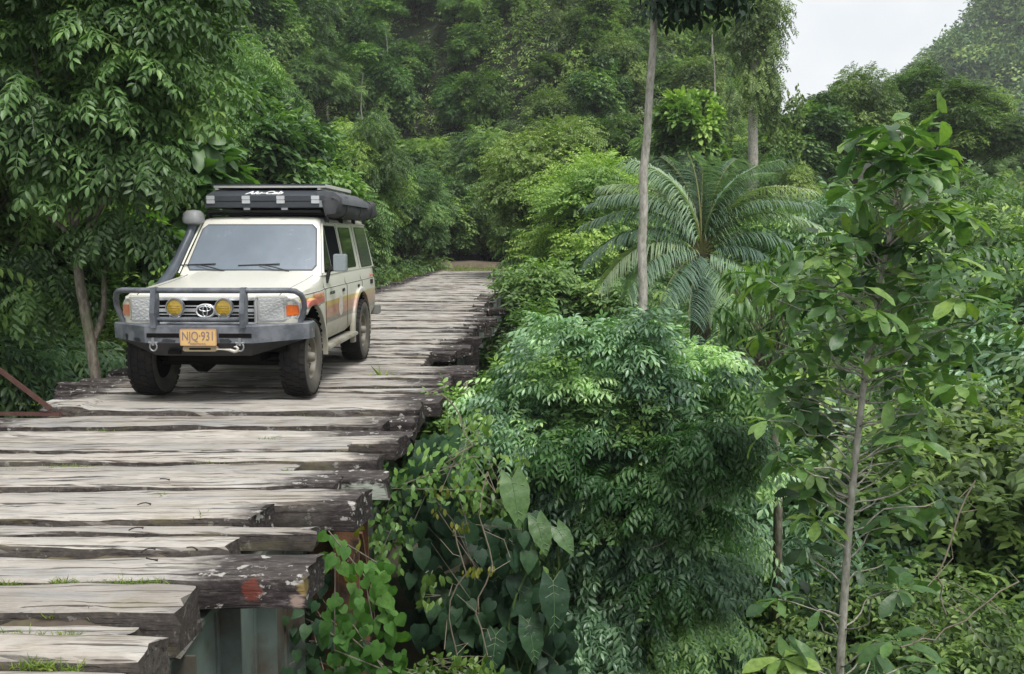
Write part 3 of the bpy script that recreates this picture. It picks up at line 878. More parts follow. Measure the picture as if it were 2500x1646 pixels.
TENT = flat_mat('charcoal_aluminium', (0.052,0.058,0.067), 0.5, .2, .15, 40)
TENTL = flat_mat('charcoal_aluminium_slope', (0.075,0.085,0.10), 0.45, .2, .1, 40)
WHITEP = flat_mat('white_panel_frame', (0.62,0.62,0.58), 0.5, 0, .08)
WHITE = flat_mat('white_lettering', (0.85,0.85,0.85), 0.5, 0, .02)
CANVAS = flat_mat('black_canvas', (0.045,0.046,0.05), 0.75, 0, .25, 16, bmp=.2)
SNORK = flat_mat('grey_air_duct', (0.085,0.10,0.12), 0.4, 0, .3, 10)
PALEG = flat_mat('pale_grey_plastic', (0.29,0.30,0.30), 0.5, 0, .12, 8)
MIRR = flat_mat('speckled_grey_mirror_shell', (0.30,0.34,0.35), 0.3, .35, .3, 50)
ORANGE = flat_mat('orange_lens', (0.75,0.16,0.03), 0.15, 0, .35, 25, spec=.7)
ORANGEF = flat_mat('faded_orange_lens', (0.66,0.27,0.16), 0.3, 0, .2, 25)
YELL = flat_mat('amber_lens', (0.62,0.40,0.02), 0.12, 0, .5, 60, spec=.8)
PLATEM = flat_mat('yellow_number_plate', (0.72,0.47,0.19), 0.5, 0, .18, 14)
PTXT = flat_mat('plate_ink', (0.26,0.19,0.20), 0.6)
TAN = flat_mat('muddy_fairlead', (0.33,0.26,0.16), 0.8, 0, .3, 30)
TXTR = flat_mat('faded_red_lettering', (0.72,0.30,0.20), 0.5)
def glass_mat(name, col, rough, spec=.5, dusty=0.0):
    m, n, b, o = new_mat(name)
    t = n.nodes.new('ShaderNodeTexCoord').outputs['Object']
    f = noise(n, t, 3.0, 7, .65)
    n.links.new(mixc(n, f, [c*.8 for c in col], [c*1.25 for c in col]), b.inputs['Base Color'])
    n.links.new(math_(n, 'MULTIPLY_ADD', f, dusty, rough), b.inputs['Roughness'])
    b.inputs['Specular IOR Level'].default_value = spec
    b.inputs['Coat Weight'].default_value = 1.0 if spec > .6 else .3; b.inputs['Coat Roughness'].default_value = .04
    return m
WGLASS = glass_mat('sky_toned_dusty_windscreen', (0.20,0.235,0.28), .18, .9, .15)  # grey-blue base has the sky's reflection painted in, along with some dust
SGLASS = glass_mat('tinted_side_glass', (0.030,0.034,0.032), .08, .6)
QGLASS = glass_mat('dusty_quarter_glass', (0.085,0.095,0.09), .22, .5)
OPENW = flat_mat('cabin_shade_panel', (0.008,0.009,0.012), 0.9, spec=.1)  # opaque dark sheet painted as the shade inside the open front window
def lens_mat():
    m, n, b, o = new_mat('clear_ribbed_lens')
    t = n.nodes.new('ShaderNodeTexCoord').outputs['Object']
    w = n.nodes.new('ShaderNodeTexVoronoi'); w.inputs['Scale'].default_value = 45; n.links.new(t, w.inputs['Vector'])
    f = ramp(n, w.outputs['Distance'], [(0.0,(0.66,0.67,0.66)),(0.3,(0.56,0.57,0.57)),(0.6,(0.70,0.71,0.70))]).outputs[0]
    n.links.new(f, b.inputs['Base Color'])
    b.inputs['Roughness'].default_value = .12; b.inputs['Metallic'].default_value = .35
    b.inputs['Coat Weight'].default_value = 1.0; b.inputs['Coat Roughness'].default_value = .05
    bump(n, b, w.outputs['Distance'], .12, .01)
    return m
LENS = lens_mat()

CX, CY = -3.125, 9.20
car = empty('off_road_wagon', (CX, CY, 0.012))
tag(car, 'cream four wheel drive wagon with orange side stripes and steel bull bar on the bridge', 'car')

def loft(name, loops, mats, parent, smooth=38, capends=True):
    k = len(loops[0]); V = [p for l in loops for p in l]; F = []
    for i in range(len(loops)-1):
        for j in range(k):
            j2 = (j+1) % k
            F.append((i*k+j, i*k+j2, (i+1)*k+j2, (i+1)*k+j))
    if capends:
        F.append(tuple(range(k))[::-1]); F.append(tuple((len(loops)-1)*k+j for j in range(k)))
    me = bpy.data.meshes.new(name); me.from_pydata(V, [], F)
    bm = bmesh.new(); bm.from_mesh(me); bmesh.ops.recalc_face_normals(bm, faces=bm.faces); bm.to_mesh(me); bm.free()
    for m in (mats if isinstance(mats, list) else [mats]): me.materials.append(m)
    me.polygons.foreach_set('use_smooth', [True]*len(me.polygons)); me.set_sharp_from_angle(angle=R(smooth)); me.update()
    return link_mesh(name, me, parent)

# lower body: cross sections from the nose to the tail
secs = [(-.52,.775,1.035,1.045,.70),(-.495,.82,1.05,1.062,.69),(-.44,.855,1.062,1.075,.68),(-.36,.872,1.072,1.088,.60),(-.2,.878,1.085,1.11,.52),(0,.878,1.10,1.135,.50),
        (.25,.876,1.118,1.16,.50),(.5,.870,1.14,1.19,.50),(.66,.858,1.158,1.208,.50),(.74,.838,1.17,1.222,.47),(.80,.828,1.185,1.232,.46),(.86,.826,1.19,1.225,.46),
        (1.2,.828,1.192,1.2,.46),(1.9,.83,1.192,1.2,.46),(2.3,.832,1.192,1.2,.50),(2.75,.834,1.192,1.2,.50),(3.2,.834,1.192,1.2,.50),(3.6,.832,1.192,1.2,.52),(3.84,.82,1.188,1.2,.56),(3.93,.79,1.18,1.2,.60),(3.96,.74,1.16,1.19,.64)]
loops = []
for (y, w_, zs, zc, zb) in secs:
    hood = y < .85
    half = [(w_-.14, zb), (w_-.035, zb+.015), (w_-.004, zb+.09), (w_, (zb+.96)/2), (w_-.002, .955), (w_-.010, 1.028 if zs > 1.06 else zs-.035), (w_-.026, 1.038 if zs > 1.06 else zs-.03), (w_-.034, zs-.032 if zs > 1.1 else zs-.02), (w_-.05, zs-.008), (w_-.085, zs)]
    if hood: half += [(.66, zs+(zc-zs)*.35), (.58, zs+(zc-zs)*.85), (.35, zc), (0.12, zc+.004)]
    else: half += [(.66, zc), (.58, zc), (.35, zc), (.12, zc)]
    loops.append([(x, y, z) for x, z in half] + [(-x, y, z) for x, z in half[::-1]])
body = loft('body', loops, [PAINT, DARK], car, 32)
def cut(o, meshes):
    cs = []
    for me in meshes:
        c = bpy.data.objects.new('cut', me); COL.objects.link(c); c.location = (CX, CY, .012); cs.append(c)
        md = o.modifiers.new('b', 'BOOLEAN'); md.operation = 'DIFFERENCE'; md.object = c; md.solver = 'EXACT'
    bpy.context.view_layer.update()
    dg = bpy.context.evaluated_depsgraph_get()
    me = bpy.data.meshes.new_from_object(o.evaluated_get(dg))
    o.modifiers.clear(); old = o.data; o.data = me; me.name = old.name
    for c in cs: bpy.data.objects.remove(c)
def cyl_mesh(x0, x1, cy, cz, rad, n=40, flat=None):
    mb = MB(); vs_ = []
    for xx in (x0, x1):
        for k in range(n):
            t = 2*math.pi*k/n; vs_.append((xx, cy+rad*math.cos(t)*1.04, cz+rad*math.sin(t)))
    fs = [(k, (k+1)%n, n+(k+1)%n, n+k) for k in range(n)] + [tuple(range(n))[::-1], tuple(range(n, 2*n))]
    me = bpy.data.meshes.new('c'); me.from_pydata(vs_, [], fs)
    bm = bmesh.new(); bm.from_mesh(me); bmesh.ops.recalc_face_normals(bm, faces=bm.faces); bm.to_mesh(me); bm.free(); return me
AR, AZ = .50, .425
cut(body, [cyl_mesh(.42, 1.2, 0, AZ, AR), cyl_mesh(-1.2, -.42, 0, AZ, AR), cyl_mesh(.42, 1.2, 2.74, AZ-.02, AR-.01), cyl_mesh(-1.2, -.42, 2.74, AZ-.02, AR-.01)])
for p in body.data.polygons:
    c = p.center
    for cy, cz, rr_ in ((0, AZ, AR), (2.74, AZ-.02, AR-.01)):
        if math.hypot((c.y-cy)/1.04, c.z-cz) < rr_+.012 and abs(c.x) > .40 and (abs(p.normal.x) < .6 or abs(c.x) < .5): p.material_index = 1
    if p.normal.z < -.5: p.material_index = 1
body.data.polygons.foreach_set('use_smooth', [True]*len(body.data.polygons)); body.data.set_sharp_from_angle(angle=R(30))

# wheel-arch flares
for (cy, cz, rr_, w_) in ((0, AZ, AR, .878), (2.74, AZ-.02, AR-.01, .834)):
    for s in (1, -1):
        fl = MB(); n_ = 26; pf = [(-.03,.0,0),(.028,-.004,0),(.034,.012,0),(.026,.052,0),(-.004,.066,0),(-.03,.06,0)]
        a0, a1 = (R(-8), R(122)) if cy == 0 else (R(-12), R(192))
        vs_ = []
        for i in range(n_+1):
            t = a0 + (a1-a0)*i/n_
            for (dx, dr, _) in pf:
                rad = rr_ + dr
                vs_.append((s*(w_+dx), cy - rad*math.cos(t)*1.04 if False else cy+rad*math.cos(t)*1.04, cz+rad*math.sin(t)))
        k = len(pf); fs = []
        for i in range(n_):
            for j in range(k):
                j2 = (j+1) % k; fs.append((i*k+j, i*k+j2, (i+1)*k+j2, (i+1)*k+j))
        fs += [tuple(range(k)), tuple(n_*k+j for j in range(k))[::-1]]
        fl.add(vs_, fs); fl.build('wheel_arch', PAINT, car, smooth=50)

# greenhouse
def gl_loop(hw, y0, y1, z, bow, rc):
    pts = []
    for t in (-1, -.66, -.33, 0, .33, .66, 1): pts.append((t*(hw-rc), y0 - bow*(1-t*t), z))
    pts.append((hw-rc*.3, y0+rc*.35, z)); pts.append((hw, y0+rc*1.1, z))
    for t in (.25, .5, .75): pts.append((hw, y0+(y1-y0)*t, z))
    pts.append((hw, y1-rc, z)); pts.append((hw-rc, y1, z))
    for t in (.5, 0, -.5): pts.append((t*(hw-rc), y1+.01*(1-t*t), z))
    pts.append((-(hw-rc), y1, z)); pts.append((-hw, y1-rc, z))
    for t in (.75, .5, .25): pts.append((-hw, y0+(y1-y0)*t, z))
    pts.append((-hw, y0+rc*1.1, z)); pts.append((-(hw-rc*.3), y0+rc*.35, z))
    return pts
WZ0, WZ1 = 1.19, 1.745
loops = [gl_loop(.800, .775, 3.90, WZ0-.01, .035, .035), gl_loop(.688, 1.235, 3.78, WZ1, .030, .035),
         gl_loop(.682, 1.25, 3.77, WZ1+.028, .030, .04), gl_loop(.665, 1.275, 3.75, WZ1+.052, .03, .05), gl_loop(.62, 1.34, 3.70, WZ1+.072, .03, .07),
         gl_loop(.50, 1.50, 3.55, WZ1+.085, .03, .1), gl_loop(.2, 1.8, 3.2, WZ1+.09, .02, .1)]
cabin = loft('cabin', loops, PAINT, car, 30)
def sx(z, e=.003): return .800 - (.800-.688)*(z-WZ0+.01)/(WZ1-WZ0+.01) + e
def fy(x, z, e=.003):
    t = (z-WZ0+.01)/(WZ1-WZ0+.01); return .775+(1.235-.775)*t - (.035-.005*t)*(1-(x/.76)**2) - e
def side_panel(name, poly, mat, s, e=.004, th=.006, parent=car, frame=0.0, fmat=None):
    """poly in (y,z) on the leaning side"""
    if frame:
        cy = sum(p[0] for p in poly)/len(poly); cz = sum(p[1] for p in poly)/len(poly)
        big = [(p[0]+(p[0]-cy)/max(.01, math.hypot(p[0]-cy, p[1]-cz))*frame, p[1]+(p[1]-cz)/max(.01, math.hypot(p[0]-cy, p[1]-cz))*frame) for p in poly]
        mb = MB(); mb.add([(s*sx(z, e), y, z) for y, z in big], [tuple(range(len(big)))])
        mb.build('window_seal', fmat or TRIM, parent); e += .004
    mb = MB(); mb.add([(s*sx(z, e), y, z) for y, z in poly], [tuple(range(len(poly)))])
    return mb.build(name, mat, parent)
def cham(poly, r=.03):
    out = []; n_ = len(poly)
    for i in range(n_):
        a, b, c = Vector(poly[i-1]), Vector(poly[i]), Vector(poly[(i+1) % n_])
        d1 = (a-b).normalized()*r; d2 = (c-b).normalized()*r
        for t in (0, .5, 1):
            q = b + d1*(1-t)**2 + d2*t**2; out.append((q.x, q.y))
    return out
for s in (1, -1):
    fw = cham([(.93,1.215),(1.86,1.215),(1.86,1.715),(1.31,1.715)])
    if s == 1:
        side_panel('side_window', fw, OPENW, s, frame=.014)
        side_panel('vent_window', cham([(.935,1.235),(1.22,1.235),(1.25,1.70),(1.315,1.705)][:4], .01), SGLASS, s, e=.012)
        mb = MB()
        q = [(1.24,1.225),(1.255,1.225),(1.27,1.71),(1.255,1.71)]; mb.add([(sx(z,.014), y, z) for y, z in q], [(0,1,2,3)])
        mb.build('vent_window_bar', SILVER, car)
    else: side_panel('side_window', fw, SGLASS, s, frame=.014)
    side_panel('side_window', cham([(2.04,1.225),(2.66,1.225),(2.68,1.70),(2.04,1.70)]), SGLASS, s, frame=.014)
    side_panel('side_window', cham([(3.0,1.205),(3.74,1.205),(3.70,1.71),(3.0,1.71)]), QGLASS, s, frame=.014)
    # gutter rail
    g = MB(); g.tube([(s*.806, .80, 1.205), (s*.760, 1.0, 1.455), (s*.702, 1.24, 1.738), (s*.697, 1.32, 1.757), (s*.697, 3.72, 1.757)], .011, 6); g.build('gutter', PAINT, car, smooth=60)
# windscreen with rubber surround
def screen(name, x0, x1, z0, z1, rc, e, mat):
    mb = MB(); nx, nz_ = 18, 10; V = []; 
    for j in range(nz_+1):
        z = z0+(z1-z0)*j/nz_; t = j/nz_; hw = x0+(x1-x0)*t
        dz = min(j/nz_*(z1-z0), (1-j/nz_)*(z1-z0)); ins = rc - math.sqrt(max(0, rc*rc-(rc-min(rc, dz))**2))
        for i in range(nx+1):
            x = (hw-ins)*(2*i/nx-1); V.append((x, fy(x, z, e), z))
    F = [(j*(nx+1)+i, j*(nx+1)+i+1, (j+1)*(nx+1)+i+1, (j+1)*(nx+1)+i) for j in range(nz_) for i in range(nx)]
    mb.add(V, F); return mb.build(name, mat, car, smooth=60)
screen('windscreen_seal', .738, .654, 1.232, 1.738, .05, .004, flat_mat('screen_seal', (0.10,0.11,0.12), .6))
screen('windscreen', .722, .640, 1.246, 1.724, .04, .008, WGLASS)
# wipers
for px in (.42, -.30):
    wv = MB(); zc = 1.25
    p0 = (px+.02, fy(px, 1.225, .02), 1.225); p1 = (px-.32, fy(px-.32, 1.30, .035), 1.30)
    wv.tube([p0, ((p0[0]+p1[0])/2, fy(px-.16, 1.27, .045), 1.272), p1], [.009,.007,.006], 6)
    a = (px-.56, fy(px-.56, 1.288, .016), 1.288); b2 = (px-.10, fy(px-.10, 1.296, .018), 1.305)
    wv.tube([a, b2], .007, 6); wv.build('wiper', TRIM, car)
# cowl grille strip
cw = MB(); cw.box((-.62,.70,1.222),(.62,.755,1.2385)); 
# hood gaps, door gaps, body crease
def strip(name, pts, wdt, mat=TRIM, parent=car):
    mb = MB(); mb.tube(pts, wdt, 5); return mb.build(name, mat, parent, smooth=60)
def body_w(y, z=.9):
    for a, b in zip(secs, secs[1:]):
        if a[0] <= y <= b[0]: return a[1]+(b[1]-a[1])*(y-a[0])/(b[0]-a[0])
    return .83
for s in (1, -1):
    hg = []
    for (y, w_, zs, zc, zb) in secs[:11]: hg.append((s*min(.70, w_-.1), y, zs+.0015+(zc-zs)*.18))
    strip('bonnet_gap', hg, .0035)
    strip('body_crease', [(s*(body_w(y)-.012), y, 1.034) for y in np.linspace(-.30, 3.85, 20)], .0042)
    for dy in (.84, 1.93, 2.86):
        zl = .50 if dy < 2.5 else .93
        d = MB(); pts = [(s*(body_w(dy)+.0005), dy if z > .60 else dy + (0), z) for z in (zl, .7, .95, 1.02)] + [(s*(body_w(dy)-.024), dy, 1.05), (s*(body_w(dy)-.04), dy, 1.16), (s*(body_w(dy)-.06), dy, 1.19)]
        d.tube(pts, .0032, 5)
        if dy > .9:
            d.tube([(s*sx(z, .001), dy, z) for z in (1.195, 1.4, 1.6, 1.74)], .0032, 5)
        d.build('door_gap', TRIM, car, smooth=60)
    for y in (1.72, 2.62):
        h = MB(); h.box((s*.828, y-.045, .955) if s > 0 else (-.842, y-.045, .955), (s*.842, y+.045, .992) if s > 0 else (-.828, y+.045, .992)); h.build('door_handle', TRIM, car, bevel=.004)
    h = MB(); h.box((s*.831 if s > 0 else -.838, 3.44, .955), (s*.838 if s > 0 else -.831, 3.60, 1.015)); h.build('side_vent', TRIM, car)
    # side step
    st_ = MB(); st_.box((s*.74 if s > 0 else -.90, .66, .385), (s*.90 if s > 0 else -.74, 2.22, .43)); st_.box((s*.60 if s > 0 else -.74, .72, .40), (s*.74 if s > 0 else -.60, .80, .43)); st_.box((s*.60 if s > 0 else -.74, 2.05, .40), (s*.74 if s > 0 else -.60, 2.13, .43))
    st_.build('side_step', flat_mat('dusty_step', (0.34,0.33,0.28), .8, 0, .25, 10, dirt=(0.22,0.19,0.14)), car, bevel=.01)
    mf = MB(); mf.box((s*.62 if s > 0 else -.86, 3.19, .24), (s*.86 if s > 0 else -.62, 3.20, .66)); mf.build('mud_flap', TRIM, car)
    mf = MB(); mf.box((s*.70 if s > 0 else -.84, .50, .30), (s*.84 if s > 0 else -.70, .51, .60)); mf.build('mud_flap', TRIM, car)
# round emblem, badge and side lettering (image-right flank)
em = MB(); em.add([(.8322, 1.56+.115*math.cos(t), .80+.115*math.sin(t)) for t in [k*math.pi/12 for k in range(24)]], [tuple(range(24))])
def emblem_mat():
    m, n, b, o = new_mat('faded_round_sticker'); t = n.nodes.new('ShaderNodeTexCoord').outputs['Object']
    n.links.new(ramp(n, noise(n, t, 26, 3), [(.42,(.62,.56,.52)),(.5,(.50,.40,.36)),(.56,(.60,.54,.50))]).outputs[0], b.inputs['Base Color']); return m
em.build('round_sticker', emblem_mat(), car)
def side_M(y, z, x=.834): return Matrix.Translation((x, y, z)) @ Matrix(((0,0,1,0),(1,0,0,0),(0,1,0,0),(0,0,0,1)))
text_mesh('badge', 'LAND CRUISER', .050, TRIM, car, side_M(1.13, .975), sx=.78)
text_mesh('fender_lettering', 'Troopcarrier', .062, TXTR, car, Matrix.Translation((.8765,.30,1.005)) @ Matrix(((0,0,1,0),(1,0,0,0),(0,1,0,0),(0,0,0,1))), bold=.002, sx=1.25)
text_mesh('rear_lettering', 'Troopcarrier', .052, TXTR, car, side_M(3.55, 1.075, .829), bold=.002, sx=1.0)

# nose: headlamps, grille
def face_y(x):
    ax = abs(x)
    return -.522 if ax < .70 else -.522 + ((ax-.70)/.172)**2*.10
def front_poly(name, poly, mat, y_off=-.006, th=.02, parent=car, bev=.006):
    fine = []
    for (x0_, z0_), (x1_, z1_) in zip(poly, poly[1:]+poly[:1]):
        k_ = max(1, int(abs(x1_-x0_)/.03)); fine += [(x0_+(x1_-x0_)*i/k_, z0_+(z1_-z0_)*i/k_) for i in range(k_)]
    if max(abs(p[0]) for p in poly) > .75 and min(abs(p[0]) for p in poly) > .4: poly = fine
    n_ = len(poly); V = [(x, face_y(x)+y_off, z) for x, z in poly] + [(x, face_y(x)+y_off+th+.05, z) for x, z in poly]
    mb = MB(); mb.add(V, [tuple(range(n_)), tuple(range(2*n_-1, n_-1, -1))] + [(k, n_+k, n_+(k+1)%n_, (k+1)%n_) for k in range(n_)])
    return mb.build(name, mat, parent, bevel=bev)
NOSE = MB()
NOSE.box((-.772,-.535,.70),(.772,-.45,1.03)); 
for s in (1, -1):
    def sq(l): return [(s*x, z) for x, z in l]
    front_poly('headlamp', sq([(.505,.803),(.505,1.022),(.745,1.022),(.745,.812)]), LENS, -.022)
    front_poly('headlamp_rim', sq([(.496,.795),(.496,1.030),(.60,1.032),(.745,1.030),(.83,1.012),(.872,.97),(.876,.86),(.86,.825),(.745,.803)]), SILVER, -.012, bev=.003)
    front_poly('corner_lamp', sq([(.75,.814),(.75,1.020),(.822,1.005),(.864,.965),(.870,.87),(.852,.832)]), LENS if s > 0 else flat_mat('yellowed_lens', (0.55,0.53,0.42), .3), -.020)
    o_ = front_poly('indicator', sq([(.768,.850),(.768,.962),(.864,.955),(.870,.860)]), ORANGE if s > 0 else ORANGEF, -.028)
front_poly('front_panel', [(-.80,.71),(.80,.71),(.80,.80),(-.80,.80)], PAINT, -.010, bev=.004)
front_poly('front_header', [(-.78,1.028),(.78,1.028),(.76,1.050),(-.76,1.050)], PAINT, -.010, bev=.004)
gr = MB(); gr.box((-.47,-.545,.80),(.47,-.520,1.02)); g0 = gr.build('grille', DARK, car)
gs = MB()
for z0, z1, d in ((1.004,1.034,-.585),(.780,.797,-.575)): gs.box((-.485,d,z0),(.485,-.53,z1))
for x0 in (-.49, .468): gs.box((x0,-.578,.785),(x0+.022,-.53,1.030))
gs.build('grille_surround', CHROME, car, bevel=.005)
gb_ = MB()
for z0, z1 in ((.943,.955),(.893,.925),(.866,.876),(.835,.845)): gb_.box((-.465,-.565,z0),(.465,-.545,z1))
gb_.build('grille_bars', SILVER, car, bevel=.002)
for x0 in np.linspace(-.44,.44,9): pass
# badge of three ellipses
bd = MB()
def ring(mb, cx, cz, a, b, th, y, n_=40, mi=0):
    V = []
    for k in range(n_):
        t = 2*math.pi*k/n_
        for (o_, dy) in ((-th, 0), (0, -.006), (th, 0)):
            V.append((cx+(a+o_)*math.cos(t), y+dy, cz+(b+o_)*math.sin(t)))
    F = []
    for k in range(n_):
        k2 = (k+1) % n_
        for j in range(2): F.append((k*3+j, k2*3+j, k2*3+j+1, k*3+j+1))
    mb.add(V, F, mi)
ring(bd, 0, .905, .088, .060, .009, -.592)
ring(bd, 0, .903, .022, .050, .0060, -.595)
ring(bd, 0, .926, .056, .023, .0055, -.595)
bd.build('badge', CHROME, car, smooth=60)
bk = MB(); bk.prism([(.100*math.cos(t), .905+.070*math.sin(t)) for t in [k*math.pi/16 for k in range(32)]], -.580, -.560); bk.build('badge_base', SILVER, car)
bk = MB(); bk.prism([(.080*math.cos(t), .905+.053*math.sin(t)) for t in [k*math.pi/16 for k in range(32)]], -.585, -.575); bk.build('badge_field', TRIM, car)

# bumper
def bloop(z, f, s_, zr=0):
    """plan outline at height z: front centre f, corner setback"""
    return [(-.965+s_, -.22, z), (-.965+s_, -.44+s_*.3, z+zr), (-.52, f, z), (0, f-.005, z), (.52, f, z), (.965-s_, -.44+s_*.3, z+zr), (.965-s_, -.22, z), (.55, -.30, z), (-.55, -.30, z)]
loft('bumper', [bloop(.622, -.772, .004, .01), bloop(.775, -.768, .0), bloop(.785, -.755, .012)], BUMP, car, 25)
loft('bumper_lower_face', [bloop(.625, -.770, .02, .012)[:7]+[(.55,-.32,.62),(-.55,-.32,.62)], [(-.80,-.22,.60),(-.80,-.42,.585),(-.46,-.66,.492),(0,-.665,.49),(.46,-.66,.492),(.80,-.42,.585),(.80,-.22,.60),(.5,-.32,.50),(-.5,-.32,.50)]], BUMPD, car, 25)
for a, b in ((-.50,-.19),(.19,.50)):
    sl = MB(); sl.box((a,-.7765,.672),(b,-.74,.712)); sl.build('bumper_slot', DARK, car)
sl = MB(); sl.box((-.32,-.733,.512),(-.20,-.70,.545)); sl.build('bumper_slot', DARK, car)
cp = MB(); rc_ = random.Random(3)
for (x, z, a, b) in ((-.30,.635,.10,.028),(.25,.64,.06,.03),(-.62,.645,.05,.02),(-.42,.76,.03,.01),(-.78,.66,.02,.03)):
    V = [];
    for k in range(12):
        t = k*math.pi/6; q = rc_.uniform(.6,1.15); xx = x+a*math.cos(t)*q; zz = min(.70, max(.626, z+b*math.sin(t)*q))
        yb = -.7745 if abs(xx) <= .52 else -.7745+(abs(xx)-.52)/.445*.33
        V.append((xx, yb-.002, zz))
    cp.add(V, [tuple(range(12))])
cp.build('bare_patches', BUMPD, car)
for (x, z, a, b) in (): pass
for s in (1, -1):
    r_ = MB(); r_.lathe([(0,.0),(0,.014),(-.006,.014),(-.006,0)], 'x', (s*.967,-.33,.70), 12); r_.build('side_reflector', flat_mat('pink_reflector', (.45,.2,.17), .4), car)
# bull bar
tb = MB()
half = [(.865,-.42,.775),(.900,-.43,.85),(.925,-.45,.93),(.925,-.47,1.0),(.905,-.50,1.055),(.862,-.54,1.090),(.80,-.585,1.100),(.55,-.70,1.105),(.3,-.745,1.107)]
path = [(-x,y,z) for x,y,z in half] + [(0,-.75,1.107)] + half[::-1]
tb.tube(path, .0265, 14); tb.build('bull_bar_tube', BUMP, car, smooth=60)
tb = MB(); tb.tube([(-.42,-.735,.838),(.42,-.735,.838)], .0195, 12); tb.build('lower_tube', BUMP, car, smooth=60)
for s in (1, -1):
    u = MB(); xc = s*.425
    poly = [(-.80,.765),(-.735,.765),(-.70,.80),(-.70,.93),(-.68,1.0),(-.70,1.135),(-.765,1.135),(-.795,1.0),(-.815,.90)]
    u.prism(poly, xc-.024, xc-.017, 'yz'); u.prism(poly, xc+.017, xc+.024, 'yz')
    for (a, b) in zip([poly[i] for i in (0,8,7,6)], [poly[i] for i in (8,7,6,5)]):
        u.add([(xc-.024,a[0]-.002,a[1]),(xc+.024,a[0]-.002,a[1]),(xc+.024,b[0]-.002,b[1]),(xc-.024,b[0]-.002,b[1])], [(0,1,2,3)])
    u.build('bull_bar_upright', BUMP, car)
    # spot lamp
    xl = -.255 if s < 0 else .215
    L_ = MB(); L_.lathe([(-.60,.0),(-.60,.05),(-.63,.078),(-.695,.088),(-.706,.086),(-.706,.076),(-.700,.072)], 'y', (xl,0,.945), 28)
    L_.tube([(xl-.085,-.66,.92),(xl-.05,-.69,.865),(xl-.03,-.735,.85)], .006, 6); L_.tube([(xl+.085,-.66,.92),(xl+.05,-.69,.865),(xl+.03,-.735,.85)], .006, 6)
    lamp = L_.build('spot_lamp', GALV, car, smooth=40)
    l2 = MB(); l2.lathe([(-.694,.074),(-.704,.055),(-.708,.0)], 'y', (xl,0,.945), 24); l2.build('lens', YELL, lamp, smooth=70)
    l3 = MB()
    for k in range(3): l3.box((xl-.06,-.7105,.915+.022*k),(xl+.06,-.708,.918+.022*k))
    l3.prism([(xl-.03,.874),(xl+.03,.874),(xl+.018,.898),(xl-.018,.898)], -.712, -.70); l3.build('lens_bars', flat_mat('lens_shade', (.16,.12,.05), .4), lamp)
# plate
pl_ = MB(); pl_.prism(rrect(-.170,.178,.600,.757,.015), -.806, -.800); plate = pl_.build('number_plate', PLATEM, car)
pl_ = MB(); o1 = rrect(-.170,.178,.600,.757,.015); o2 = rrect(-.162,.170,.608,.749,.012); n_ = len(o1)
pl_.add([(x,-.8075,z) for x,z in o1]+[(x,-.8075,z) for x,z in o2], [(k,(k+1)%n_,n_+(k+1)%n_,n_+k) for k in range(n_)]); pl_.build('plate_border', flat_mat('plate_edge', (.55,.30,.16), .5), plate)
FM = lambda x, y, z: Matrix.Translation((x, y, z)) @ Matrix.Rotation(R(90), 4, 'X')
text_mesh('plate_number', 'NJQ·931', .118, PTXT, plate, FM(.004,-.8078,.687), bold=.0004, sx=.74)
text_mesh('plate_town', 'BOGOTA D.C.', .024, PTXT, plate, FM(.004,-.8078,.619))
# fairlead, shackles, hook
fl = MB(); o1 = rrect(-.155,.175,.545,.597,.024); fl.prism(o1, -.79, -.70); fl.build('winch_fairlead', TAN, car, bevel=.003)
fl = MB(); fl.prism(rrect(-.09,.115,.562,.580,.008), -.793, -.785); fl.build('fairlead_slot', DARK, car)
for xs_ in (-.432, .395):
    s_ = MB(); s_.box((xs_-.012,-.80,.60),(xs_+.012,-.74,.672)); s_.tube([(xs_-.045,-.79,.628),(xs_+.045,-.79,.628)], .009, 8)
    pts = [(xs_+.034*math.sin(t)*(1 if abs(t) < 2 else 1), -.79-.0*t, .590-.040*math.cos(t)) for t in np.linspace(-2.6, 2.6, 15)]
    s_.tube([(xs_-.022,-.79,.628)]+pts+[(xs_+.022,-.79,.628)], .0085, 8); s_.build('shackle', GALV, car, smooth=60)
h_ = MB(); h_.tube([(.175,-.80,.568),(.25,-.80,.566),(.30,-.80,.562)], [.006,.008,.014], 8)
h_.tube([(.30,-.80,.562),(.345,-.80,.548),(.37,-.80,.555),(.378,-.80,.578),(.36,-.80,.594),(.34,-.80,.590)], [.016,.017,.015,.013,.010,.006], 8); h_.build('winch_hook', flat_mat('worn_hook', (.55,.52,.46), .5, .3), car, smooth=60)

